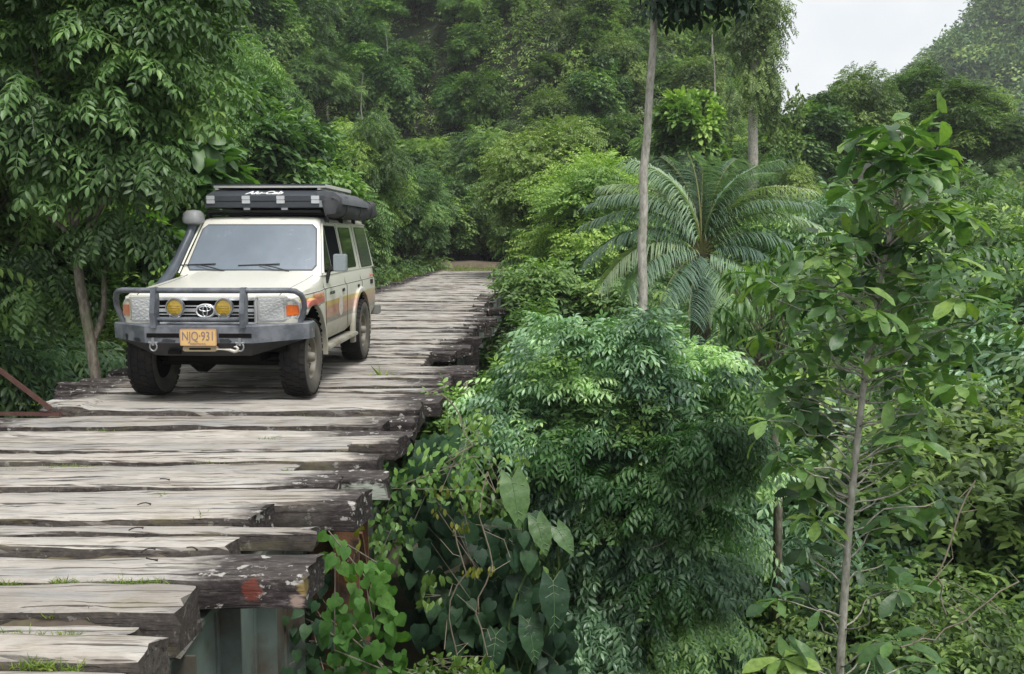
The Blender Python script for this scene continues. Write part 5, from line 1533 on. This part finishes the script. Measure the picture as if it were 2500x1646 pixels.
# its brighter neighbour sprays on the right side and low front
shrub('bush', 'fresh green spray of compound leaves low on the right side of the big middle bush', 'bush', (1.6,8.2,-4.3),
      tufts(5, [(1040,1130,1600,1850),(1130,1280,1560,1850),(1380,1480,1560,1800),(1080,1180,1320,1480),(1150,1250,1480,1560)], 8.2, .13, 30, .2), PINH, .22, 560, LM['fresh'], 6,
      [([np.array([1.9,9.6,-4.6]), at(1760,1400,9.6), at(1740,1180,9.6)], [.02,.015,.01])], droop=.45, tone=(.1,.8))
# leafy bush hugging the deck edge, in front of the far deck
shrub('bush', 'light green leafy shrub pressed against the plank ends at mid bridge', 'bush', (-.7,10.2,-4.2),
      tufts(7, [(905,940,1220,1280),(950,1000,1150,1260),(1000,1100,1050,1200),(1100,1200,1060,1220)], 9.6, .2, 34, .3), TWGH, .20, 2000, LM['mid'], 8,
      [([np.array([-.7,10.2,-4.5]), at(1120,1100,9.8), at(1140,930,9.8)], [.03,.02,.012])], tone=(.3,.95))
shrub('bush', 'yellow green upright sprig rising behind the light shrub by the deck', 'bush', (-.35,14.,-4.2),
      tufts(9, [(750,800,1255,1320),(800,880,1240,1350),(880,930,1200,1400)], 13.5, .22, 16, .3), TWGH, .24, 900, LM['lime'], 10,
      [([np.array([-.35,14,-4.5]), at(1290,860,13.6)], [.03,.012])])
# creeper mounds right of the far deck
shrub('creeper', 'mound of dark green creeper spilling against the far right plank ends', 'creeper', (.2,21,-3.),
      tufts(11, [(690,730,1270,1440),(720,790,1300,1490),(780,850,1310,1460)], 21, .5, 34, 1.5), TWGH, .34, 3200, LM['deep'], 12,
      [([np.array([.2,21,-4]), at(1300,760,21)], [.04,.02])], tone=(.2,.8))
shrub('creeper', 'low green creeper patch draped beside the timber bent under the deck', 'creeper', (-.4,16,-4.),
      tufts(13, [(820,900,1260,1340),(870,960,1260,1420)], 16, .38, 20, .8), TWGH, .26, 1600, LM['mid'], 14,
      [([np.array([-.4,16,-4.6]), at(1250,880,16)], [.04,.02])], tone=(.1,.6))
# bright shrubs right of the road end
shrub('bush', 'bright green airy shrub standing right of the road end', 'bush', (2.2,33,-2.6),
      tufts(15, [(400,460,1400,1500),(450,560,1330,1520),(560,660,1290,1510)], 32, .85, 44, 2), TWGH, .32, 8000, LM['mid'], 16,
      [([np.array([2.2,33,-3]), at(1420,560,32.5)], [.08,.03])], tone=(.45,1.0))
shrub('bush', 'olive tinted shrub behind the bright shrub by the road end', 'bush', (3.2,37,-1.6),
      tufts(17, [(330,400,1270,1420),(380,460,1230,1380),(460,540,1230,1330)], 37, 1.0, 34, 2), TWG, .32, 8000, LM['olive'], 18,
      [([np.array([3.2,37,-2]), at(1330,470,37)], [.08,.03])], tone=(.3,.9))

# tall slim pale trunk with its crown above
def slim_tree():
    r = rng_(120); b = np.array([1.45, 13.0, -4.3])
    path = [np.array([1.5,13,-4.6])] + [at(px, py, 13) for px, py in ((1573,1000),(1569,800),(1570,700),(1567,600),(1572,500),(1570,430),(1580,330),(1586,220),(1594,120),(1598,0),(1600,-150),(1603,-300))]
    limbs = []
    C = []; 
    for tgt in ((1500,-220),(1720,-200),(1560,-380),(1790,-160),(1650,-120),(1640,-320),(1690,-90)):
        p = at(tgt[0], tgt[1], 13+r.uniform(-.5,.5)); C.append(p-b); limbs.append((wobble_path(r, path[-2], p, 5, .08), lin(.03,.008,5)))
    for tgt in ((1690,-20),(1740,-30)): C.append(at(tgt[0], tgt[1], 13+r.uniform(-.4,.4))-b)
    t = trunk_mesh('trunk', BARKP, [p-b for p in path], [.075,.066,.063,.061,.061,.059,.058,.054,.052,.048,.043,.034,.018], [([q-b for q in p], rr) for p, rr in limbs], 12)
    vg = Veg(); clumps(vg, r, C, .42, PINL, 620, .36, .6, .5, None, -.5, (.1,.5))
    e = empty('tree', tuple(b)); link_mesh('trunk', t, e); link_mesh('crown', vg.mesh('crown', LM['dark']), e)
    tag(e, 'tall slim tree with bare pale grey trunk rising in front of the palm', 'tree')
slim_tree()

# palm
def frond_arrays(r, M_, L, pairs, arch, lw, ll):
    """rachis curve turned by M_, leaflets from both sides bending down under their own weight"""
    Mn = np.array(M_)
    def rp(t): return Mn @ np.array([L*(t - .18*arch*t*t), 0, L*(.55*t - arch*.85*t*t)])
    side = Mn @ np.array([0, 1., 0]); V = []; F = []
    for i in range(pairs):
        t = .10 + .89*i/(pairs-1); p = rp(t); d = nrm(rp(min(1,t+.02))-rp(t-.02))
        for s in (1, -1):
            l = ll*(.55+.45*math.sin(math.pi*min(1, .12+t*.88)))*r.uniform(.85,1.1)
            o = nrm(d*.55 + side*s + np.array([0,0,.12]) + r.normal(0,.08,3)); g = r.uniform(.8, 1.25)
            q = [p]; v = o.copy()
            for k in range(4):
                q.append(q[-1] + v*l*.26); v = nrm(v + np.array([0,0,-.42*g]))
            wv = nrm(np.cross(o, [0,0,1.]) + d*.3)*lw*.5
            b = len(V); V += [q[0]-wv*.6, q[0]+wv*.6, q[1]-wv, q[1]+wv, q[2]-wv, q[2]+wv, q[3]-wv*.7, q[3]+wv*.7, q[4]]
            F += [(b,b+1,b+3),(b,b+3,b+2),(b+2,b+3,b+5),(b+2,b+5,b+4),(b+4,b+5,b+7),(b+4,b+7,b+6),(b+6,b+7,b+8)]
    return np.array(V), np.array(F), [rp(t) for t in np.linspace(0,1,10)]
def palm():
    r = rng_(130); b = at(1712, 900, 15.5); c = at(1712, 620, 15.5)-b; e = empty('palm', tuple(b))
    RAC = flat_mat('palm_stalk', (0.17,0.17,0.06), .6)
    tr = MB(); tr.tube([(0,0,-2.6),(0,.05,-.5),tuple(c)], [.22,.19,.15], 12); tr.build('trunk', BARKD, e, smooth=60)
    # azimuth (0 = right, -90 = to camera), tilt, length, arch
    fr = [(178,52,2.3,.95),(168,70,2.3,.9),(150,78,2.3,.8),(128,84,2.2,.72),(100,86,2.1,.62),(80,84,2.2,.70),(52,80,2.4,.78),(32,72,2.5,.85),(12,66,2.5,.92),(4,50,2.4,.98),(-10,34,2.1,1.0),(20,58,2.5,.9),
          (184,38,2.2,1.0),(196,22,2.1,.95),(214,6,1.9,.75),(236,-14,1.8,.5),(255,-28,1.7,.4),(272,-34,1.7,.4),(292,-26,1.7,.5),(316,-10,1.7,.65),(336,14,1.8,.85),(160,58,2.4,.9),(186,62,2.2,.85),(350,62,2.1,.95),(110,72,2.3,.85),(70,70,2.4,.85),(176,80,2.2,.75),(2,80,2.3,.8)]
    for az, ti, L, ar in fr:
        ti = R(ti-22); M_ = Matrix.Rotation(R(az), 3, 'Z') @ Matrix.Rotation(-ti, 3, 'Y') @ Matrix.Rotation(R(r.uniform(-20,20)), 3, 'X')
        V, F, rp = frond_arrays(r, M_, L, 92, ar, .016, .58)
        vg = Veg(); vg.raw(V + c, F, np.full(len(V), r.uniform(.2,.95)))
        f = link_mesh('frond', vg.mesh('frond', LM['palm']), e)
        m_ = MB(); m_.tube([tuple(q + c) for q in rp], lin(.018,.004,9), 5); m_.build('stalk', RAC, f, smooth=60)
    tag(e, 'feathery palm with long arching fronds behind the slim pale trunk', 'palm')
palm()

# broad-leaved sapling on the right
def sapling():
    r = rng_(140); b = np.array([2.35, 7.5, -3.6]); D = 7.5
    tp = [(2040,1900),(2050,1646),(2062,1450),(2075,1250),(2092,1080),(2110,930),(2128,800),(2150,680),(2175,560),(2195,430),(2205,330)]
    path = [at(px, py, D) for px, py in tp]
    rad = [.036,.034,.032,.030,.028,.025,.022,.019,.015,.011,.007]
    prof = [(300,370,2120,2290,8),(370,470,2080,2320,15),(470,580,2070,2350,16),(580,680,1960,2330,17),(680,780,1850,2390,18),(780,880,1850,2400,20),(880,980,1850,2390,15),
            (980,1080,1860,2250,12),(1080,1180,1880,2230,12),(1180,1290,1950,2310,10),(1290,1380,1990,2120,3),(1420,1500,1890,2220,5),(1530,1640,1870,2290,7)]
    limbs = []; P = []
    for y0, y1, x0, x1, k in prof:
        k = int(k*1.12) if y0 < 900 else k
        for i in range(k):
            px = x0+(x1-x0)*(i+r.uniform(0,1))/k; py = r.uniform(y0, y1)
            dx = abs(px-2120)/300; dd = D + r.uniform(-.75,.75)*(1-.3*dx)
            tx = np.interp(py, [q[1] for q in tp[::-1]], [q[0] for q in tp[::-1]])
            if py > 850 and abs(px-tx) < 75: px = tx + math.copysign(75+r.uniform(0,60), px-tx); dd = D + r.uniform(0,.5)
            p = at(px, py, dd); P.append(p)
            # attach lower on the stem
            yy = py + r.uniform(30,110); ys_ = [q[1] for q in tp[::-1]]; s = np.array([np.interp(yy, ys_, [q[c_] for q in path[::-1]]) for c_ in range(3)])
            limbs.append((wobble_path(r, s-b, p-b, 6, .10), lin(.008,.0035,6)))
    t = trunk_mesh('trunk', BARKP, [p-b for p in path], rad, limbs, 12)
    P = np.array(P)-b; n = len(P); vg = Veg()
    for k in range(6):
        m = np.arange(n) % 6 == k; q = int(m.sum())
        A = np.stack([r.normal(0,1,q), r.normal(0,1,q), r.normal(0,.2,q)], 1); Nn = np.array([0,0,1.0]) + r.normal(0,.25,(q,3))
        vg.put(t_rosette(6+k%3, .42, 50+k), P[m], A, Nn, r.uniform(.18,.29,q), np.clip(r.normal(.48,.27,q),0,1))
    # loose single leaves between
    q = 260; i = r.integers(0, n, q); pp = P[i] + r.normal(0,.14,(q,3)); a = nrm(np.stack([r.normal(0,1,q), r.normal(0,1,q), r.uniform(-1.1,.3,q)],1))
    vg.put(t_leaf(1,.5,.2,.35,((.18,.35),(.42,.75),(.68,1.0),(.88,.7)), .02), pp, a, np.array([0,0,1.])+r.normal(0,.4,(q,3)), r.uniform(.12,.26,q), r.uniform(0,1,q))
    e = empty('tree', tuple(b)); link_mesh('trunk', t, e); link_mesh('crown', vg.mesh('crown', LM['broad']), e)
    tag(e, 'young tree with big broad leaves and thin pale trunk at the right', 'tree')
sapling()

# drooping narrow-leaved young tree left of the sapling
def mango():
    r = rng_(150); b = np.array([2.6, 10.4, -3.8]); P = []
    rows = [(590,660,1830,2000,16),(640,740,1760,2010,26),(740,830,1730,1960,22),(830,930,1740,1930,12)]
    for y0, y1, x0, x1, k in rows:
        for _ in range(k): P.append(at(r.uniform(x0,x1), r.uniform(y0,y1), 10.3+r.uniform(-.6,.6)))
    fork = at(1880, 930, 10.4); limbs = [(wobble_path(r, fork-b, p-b, 5, .08), lin(.014,.004,5)) for p in P[::2]]
    t = trunk_mesh('trunk', BARK, [np.array([0.1,0,-.4]), at(1900,1200,10.4)-b, fork-b, at(1880,760,10.4)-b], [.06,.05,.04,.015], limbs)
    vg = Veg(); P = np.array(P)-b; q = len(P)
    T = t_leaf(1,.23,.25,.45,((.2,.7),(.5,1.0),(.8,.7)))
    for k in range(11):
        a = 2.4*k + r.uniform(-.3,.3,q); A = np.stack([np.cos(a), np.sin(a), r.uniform(-1.3,.1,q)],1)
        vg.put(T, P+r.normal(0,.02,(q,3)), A, np.array([0,0,1.])+.3*A, r.uniform(.15,.23,q), r.uniform(.2,.75,q))
    e = empty('tree', tuple(b)); link_mesh('trunk', t, e); link_mesh('crown', vg.mesh('crown', LM['broad']), e)
    tag(e, 'young tree with narrow drooping leaves between the palm and the broad leaved sapling', 'tree')
mango()

# heart-leaved vine climbing the steelwork at the near end
def vine(name, label, b, rows, d, n, T, size, mat, seed, ax=(0,-.4,-1), nn=(.2,-1,.55), jit=.5, dj=.25, tone=(.2,.8), strands=6, clus=None):
    r = rng_(seed); b = np.asarray(b, float)
    S_ = tufts(seed+1, rows, d, .1, n, dj)
    P = np.array([at(p[0], p[1], p[2]) for p in S_])-b; q = len(P)
    A = np.asarray(ax) + r.normal(0,jit,(q,3)); Nn = np.asarray(nn) + r.normal(0,jit*.6,(q,3))
    vg = Veg(); 
    tn = np.clip(.5+.3*np.sin(P[:,0]*6+P[:,2]*5)+r.normal(0,.18,q), 0, 1)*(tone[1]-tone[0])+tone[0]
    vg.put(T, P, A, Nn, size*r.uniform(.65,1.2,q), tn)
    mb = MB()
    for _ in range(strands):
        k = r.integers(0, q, 4); pts = sorted([P[i] for i in k], key=lambda v: v[2]); 
        mb.tube([tuple(p+[0,.05,0]) for p in pts], .004, 5)
    e = empty(name, tuple(b)); mb.build('stem', BARK, e); link_mesh('leaves', vg.mesh('leaves', mat), e)
    tag(e, label, 'vine')
vine('vine', 'bright green vine of ribbed heart shaped leaves climbing beside the nearest plank ends', (-1.0,5.2,-3.), [(1300,1380,770,860),(1370,1500,830,960),(1450,1646,790,980),(1500,1700,820,1000)], 5.1, 150, HEART, .088, LM['heart'], 160, tone=(.3,1.0))
vine('vine', 'shaded heart leaved vine hanging low under the near planks', (-1.2,5.8,-3.), [(1400,1660,640,800),(1540,1700,720,900)], 5.9, 90, HEART, .085, LM['dark'], 163)
vine('climber', 'dark glossy large leaved climber covering the stone pier', (-.7,7.9,-3.), [(1150,1300,930,1120),(1250,1420,980,1300),(1400,1560,1000,1320),(1500,1700,1080,1400),(1050,1180,1000,1130)], 7.7, 620, HEART, .15, LM['dark'], 166, jit=.4, dj=.4)
vine('creeper', 'mixed small leaved creeper tangle hanging between the pier and the plank ends', (-.8,7.2,-3.), [(1120,1200,900,1000),(1180,1330,880,1010),(1080,1230,1000,1180),(1280,1400,900,980)], 7.3, 520, LEAFH, .075, LM['mid'], 169, jit=.7, dj=.4)
vine('creeper', 'leafy creeper of small pale leaves hanging over the shaded gap left of the big bush', (-.3,8.1,-3.), [(1000,1100,1090,1200),(1100,1260,1120,1290),(1260,1400,1200,1330)], 8.3, 520, LEAFH, .08, LM['mid'], 172, jit=.7, dj=.4)
vine('vine', 'yellowing vine strand drooping beside the black plank end', (-1.0,6.0,-1.5), [(1200,1240,860,880),(1240,1330,850,880),(1330,1400,840,865)], 6.1, 26, LEAFH, .07, LM['yellow'], 175, jit=.3, dj=.05, strands=3)
vine('vine', 'pair of yellowed fern like strands above the dark climber', (-.6,7.4,-1.5), [(1180,1195,1080,1160),(1195,1215,1040,1100),(1235,1260,1050,1090),(1270,1290,1100,1150),(1380,1400,1130,1210)], 7.2, 62, LEAFH, .055, LM['yellow'], 178, jit=.25, dj=.05, strands=3)
vine('creeper', 'fresh lime green creeper at the foot of the picture below the dark climber', (-.5,6.5,-3.), [(1590,1700,1000,1200),(1620,1700,940,1240)], 6.4, 300, LEAFH, .075, LM['lime'], 181, jit=.7, dj=.3, tone=(.3,1))
vine('vine', 'thin sprig of bright leaves reaching across the brown stone', (-.6,6.7,-2.), [(1395,1415,1020,1090),(1455,1475,1010,1080),(1415,1480,1030,1050)], 6.6, 34, LEAFH, .075, LM['lime'], 184, jit=.4, dj=.05, strands=2)

# elephant ears
EAR = (lambda ys: (np.array([(0,0,0)] + [p for (x, w_, z) in ys for p in ((x, w_*(1+.05*math.sin(x*41)), z+.07+.035*math.sin(x*26)), (x, 0, z), (x, -w_*(1+.05*math.sin(x*37+1)), z+.07-.035*math.sin(x*29)))] + [(1,0,-.16), (-.24,.19,.03), (-.24,-.19,.03)]), ys))([(.04,.25,0),(.16,.30,.01),(.28,.31,.02),(.40,.285,.02),(.52,.25,0),(.64,.20,-.03),(.76,.145,-.06),(.88,.08,-.1)])
def ear_T():
    V, ys = EAR; k = len(ys); F = []; tip = 1+3*k; la, ra = tip+1, tip+2
    F += [(0,2,1),(0,3,2),(0,1,la),(0,ra,3)]
    for i in range(k-1):
        a = 1+3*i; b = a+3; F += [(a,a+1,b+1),(a,b+1,b),(a+1,a+2,b+2),(a+1,b+2,b+1)]
    a = 1+3*(k-1); F += [(a,a+1,tip),(a+1,a+2,tip)]
    return V, np.array(F)
EART = ear_T()
VEIN = flat_mat('pale_leaf_vein', (.11,.19,.07), .5)
def ear_veins(p, A, s):
    mb = MB(); tv = []
    segs = [((0,0,0),(.2,0,.02)),((.2,0,.02),(.4,0,.02)),((.4,0,.02),(.6,0,-.02)),((.6,0,-.02),(.8,0,-.08)),((.8,0,-.08),(.98,0,-.155)),((0,0,0),(-.2,.15,.01)),((0,0,0),(-.2,-.15,.01))]
    for x in (.06,.2,.34,.48,.62,.76):
        w_ = .23*(1-x*.8)
        for q in (1,-1): segs.append(((x,0,.015-.12*x*x),(x+.10,q*w_,.045-.15*x*x)))
    P0 = place((np.array([a for a, b in segs]+[b for a, b in segs]), np.zeros((1,3),int)), [p], A, [[.25,-1,.45]], [s])[0]
    n = len(segs)
    for i in range(n):
        a, b = P0[i]+[0,-.004,0], P0[n+i]+[0,-.004,0]; mb.tube([tuple(a), tuple(b)], [.004 if i < 7 else .0022, .002], 4)
    return mb
def ears(label, leaves, b, mat, seed):
    r = rng_(seed); b = np.asarray(b, float); e = empty('elephant_ear_plant', tuple(b)); stems = MB()
    for (px, py, d, s, az, tone) in leaves:
        p = at(px, py, d)-b; vg = Veg()
        A = np.array([[math.cos(R(az))*.6, -.35, math.sin(R(az))]]); vg.put(EART, [p], A, [[.25,-1,.45]], [s], [tone])
        lf = link_mesh('leaf', vg.mesh('leaf', mat), e)
        V_ = ear_veins(p, A, s)
        V_.build('vein', VEIN, lf)
        stems.tube([tuple(x_) for x_ in wobble_path(r, (0,0,0), p, 6, .08)], lin(.014,.007,6), 6)
    stems.build('stem', flat_mat('fleshy_stalk', (.09,.14,.04), .5), e, smooth=60)
    tag(e, label, 'plant')
ears('elephant ear plant with a huge bright green leaf left of the big middle bush', [(1250,1170,7.3,.40,-72,.30),(1310,1270,7.4,.30,-60,.22),(1360,1290,7.5,.26,-40,.3)], (-.2,7.6,-2.6), LM['broad'], 1)
ears('dark elephant ear plant with hanging leaves below the bright one', [(1350,1420,7.3,.42,-85,.55),(1270,1420,7.5,.34,-95,.5),(1290,1520,7.3,.34,-70,.7),(1210,1550,7.3,.32,-100,.4),(1245,1300,7.8,.3,-100,.3)], (0,7.7,-3.4), LM['dark'], 2)

# dead-looking vine hung tree against the sky
def vine_tree():
    r = rng_(190); b = np.array([9.6, 41, -1.5]); D = 41
    path = [b + [0,0,-.5]] + [at(px, py, D) for px, py in ((1840,500),(1838,300),(1845,150),(1850,0),(1858,-150))]
    limbs = [(wobble_path(r, path[3]-b, at(px,py,D)-b, 5, .1), lin(.10,.03,5)) for px, py in ((1800,-60),(1765,-20),(1900,-80),(1880,120),(1790,20))]
    t = trunk_mesh('trunk', BARKP, [p-b for p in path], [.28,.24,.2,.18,.15,.1], limbs)
    vg = Veg(); C = []; rad = []
    for _ in range(60): C.append(at(1850+r.normal(0,26), r.uniform(-120,260), D+r.uniform(-1,1))-b); rad.append(r.uniform(.4,.75))
    clumps(vg, r, C, np.array(rad), TWG, 3600, .34, 1.3, .9, None, -1, (.1,.7))
    # hanging strands
    for _ in range(46):
        px = r.choice([r.uniform(1860,1900), r.uniform(1880,1960)]); y0 = r.uniform(60,300) if px < 1890 else r.uniform(200,330); L = r.uniform(60,170)
        k = int(L/5); P = np.array([at(px+4*math.sin(j*.5)+r.normal(0,2), y0+j*5, D) for j in range(k)])-b
        vg.put(t_diamond(1,.5,.2,.3), P, np.stack([r.normal(0,.5,k), r.normal(0,.5,k), -np.ones(k)],1), r.normal(0,1,(k,3)), r.uniform(.14,.28,k), r.uniform(.2,.7,k))
    e = empty('tree', tuple(b)); link_mesh('trunk', t, e); link_mesh('crown', vg.mesh('crown', LM['olive']), e)
    tag(e, 'tall tree smothered in hanging vines against the pale sky', 'tree')
vine_tree()

# trees that can be told apart farther back
def spec_tree(label, px, py_base, D, H_, kind, sc, scz=None, name='tree'):
    p = at(px, py_base, D); add_tree(name, K[kind], tuple(p), px*.1, sc, label, 'tree', None, scz)
spec_tree('pale green tree with big whorled leaves left of the vine hung tree', 1700, 560, 38, 5, 'big1', .72, 1.1)
spec_tree('rounded vivid green tree standing out on the right skyline', 2340, 500, 52, 5, 'lime1', 1.7, 1.4)
spec_tree('second vivid green crown joined to the rounded one on the right skyline', 2230, 420, 56, 5, 'lime1', 1.2, 1.3)
spec_tree('olive crowned tree on the skyline above the broad leaved sapling', 2090, 490, 48, 5, 'round2', 1.35, 1.3)
spec_tree('dark twiggy crowned tree low on the skyline beside the vine hung tree', 1970, 500, 46, 5, 'dark1', 1.0, .90)

# dark trees closing over the road where it bends out of sight
for i, (x, y, k, sc_, lab) in enumerate([(-4.6,54.5,'dark1',.9,'dark tree standing in the middle of the shadowed opening at the end of the road'),(-1.6,55.5,'layer1',1.0,'dark tiered tree at the right side of the shadowed road opening'),
    (-7.6,50.5,'dark1',1.15,'tall dark tree leaning over the left side of the road end'),(-6.6,44.5,'layer1',1.05,'dark tiered tree overhanging the left verge at the end of the planks'),(.9,49.5,'dark1',1.05,'tall dark tree on the right shoulder of the road end'),(-3.2,59,'layer1',1.4,'big dark tree deep in the road opening')]):
    add_tree('tree', K[k], (x, y, h1(x, y)-.4), i*1.3, sc_, lab, 'tree')

# grass: tufts in the deck gaps and along the road
def blade_T():
    return np.array([(0,.05,0),(0,-.05,0),(.5,.04,.0),(.5,-.04,.0),(1,0,-.25)]), np.array([(0,1,3),(0,3,2),(2,3,4)])
def grass():
    r = rng_(210); vg = Veg(); BT = blade_T()
    def tuft(x, y, z, n, h, spread):
        P = np.stack([x+r.normal(0,spread,n), y+r.normal(0,spread*.25,n), np.full(n, z)],1)
        A = np.stack([r.normal(0,.9,n), r.normal(0,.7,n), r.uniform(.3,1.2,n)],1); vg.put(BT, P, A, np.array([0,0,1.])+r.normal(0,.4,(n,3)), h*r.uniform(.4,1.1,n), r.uniform(.1,1,n))
    for px, py, n, h, s in ((330,1412,150,.05,.07),(150,1412,60,.05,.03),(20,1415,50,.05,.04),(490,1263,36,.09,.02),(420,1265,24,.05,.03),(395,1206,30,.06,.015),(160,1132,160,.04,.10),(90,1098,50,.04,.03),
                            (540,1122,150,.035,.12),(640,1088,120,.035,.09),(660,1068,60,.05,.05),(560,1180,50,.04,.03),(560,1232,40,.05,.06),(30,1142,40,.04,.03),(120,1492,30,.05,.02),(200,1488,14,.06,.01),
                            (60,1540,60,.05,.06),(170,1538,24,.05,.02),(95,1614,80,.06,.06),(180,1622,20,.06,.02),(245,1023,90,.035,.12),(250,1045,40,.04,.06),(900,925,60,.05,.10),(930,920,14,.22,.03),
                            (420,1160,60,.03,.12),(740,1010,60,.035,.10),(300,1420,30,.05,.15),(270,1180,40,.03,.05),(480,980,40,.03,.1),(600,985,50,.03,.15),(700,1140,20,.04,.02)):
        x, y = deck_y(px, py); tuft(x, y, -.03, int(n*1.7), h, s)
    for _ in range(230):
        y = 5.5 + 32*r.uniform()**.8; x = r.choice([r.normal(-3.15,.35), r.normal(-1.9,.25), r.normal(-4.4,.25), r.uniform(-4.6,-1.6)]); tuft(x, y, -.03, 26, .05, .09)
    for _ in range(90): tuft(r.uniform(-4.4,-1.4), r.uniform(41.5,49), .02, 30, .16, .2)
    for _ in range(420):
        y = r.uniform(38, 56); cx = -3.1-0.018*max(0,y-46)**2; s = r.choice([-1, 1]); x = cx + s*(1.8+abs(r.normal(0,.9)) + (.4 if s < 0 else 0)); tuft(x, y, h1(x,y)-.02, 46, .38, .22)
    o = link_mesh('grass', vg.mesh('grass', LM['grass'])); tag(o, 'thin grass growing in the plank gaps and along the road verge', 'grass', kind='stuff')
grass()

# ---- the air: thin humid haze over the valley
hm = bpy.data.materials.new('haze'); hm.use_nodes = True; hn = hm.node_tree; hn.nodes.clear()
ho = hn.nodes.new('ShaderNodeOutputMaterial'); hv = hn.nodes.new('ShaderNodeVolumePrincipled')
hv.inputs['Color'].default_value = (0.92, 0.96, 1.0, 1); hv.inputs['Density'].default_value = 0.0006; hv.inputs['Anisotropy'].default_value = 0.1
hn.links.new(hv.outputs[0], ho.inputs['Volume'])
hb = MB(); hb.box((-110, -40, -40), (230, 345, 170)); tag(hb.build('haze', hm), kind='stuff')
settle_labels()
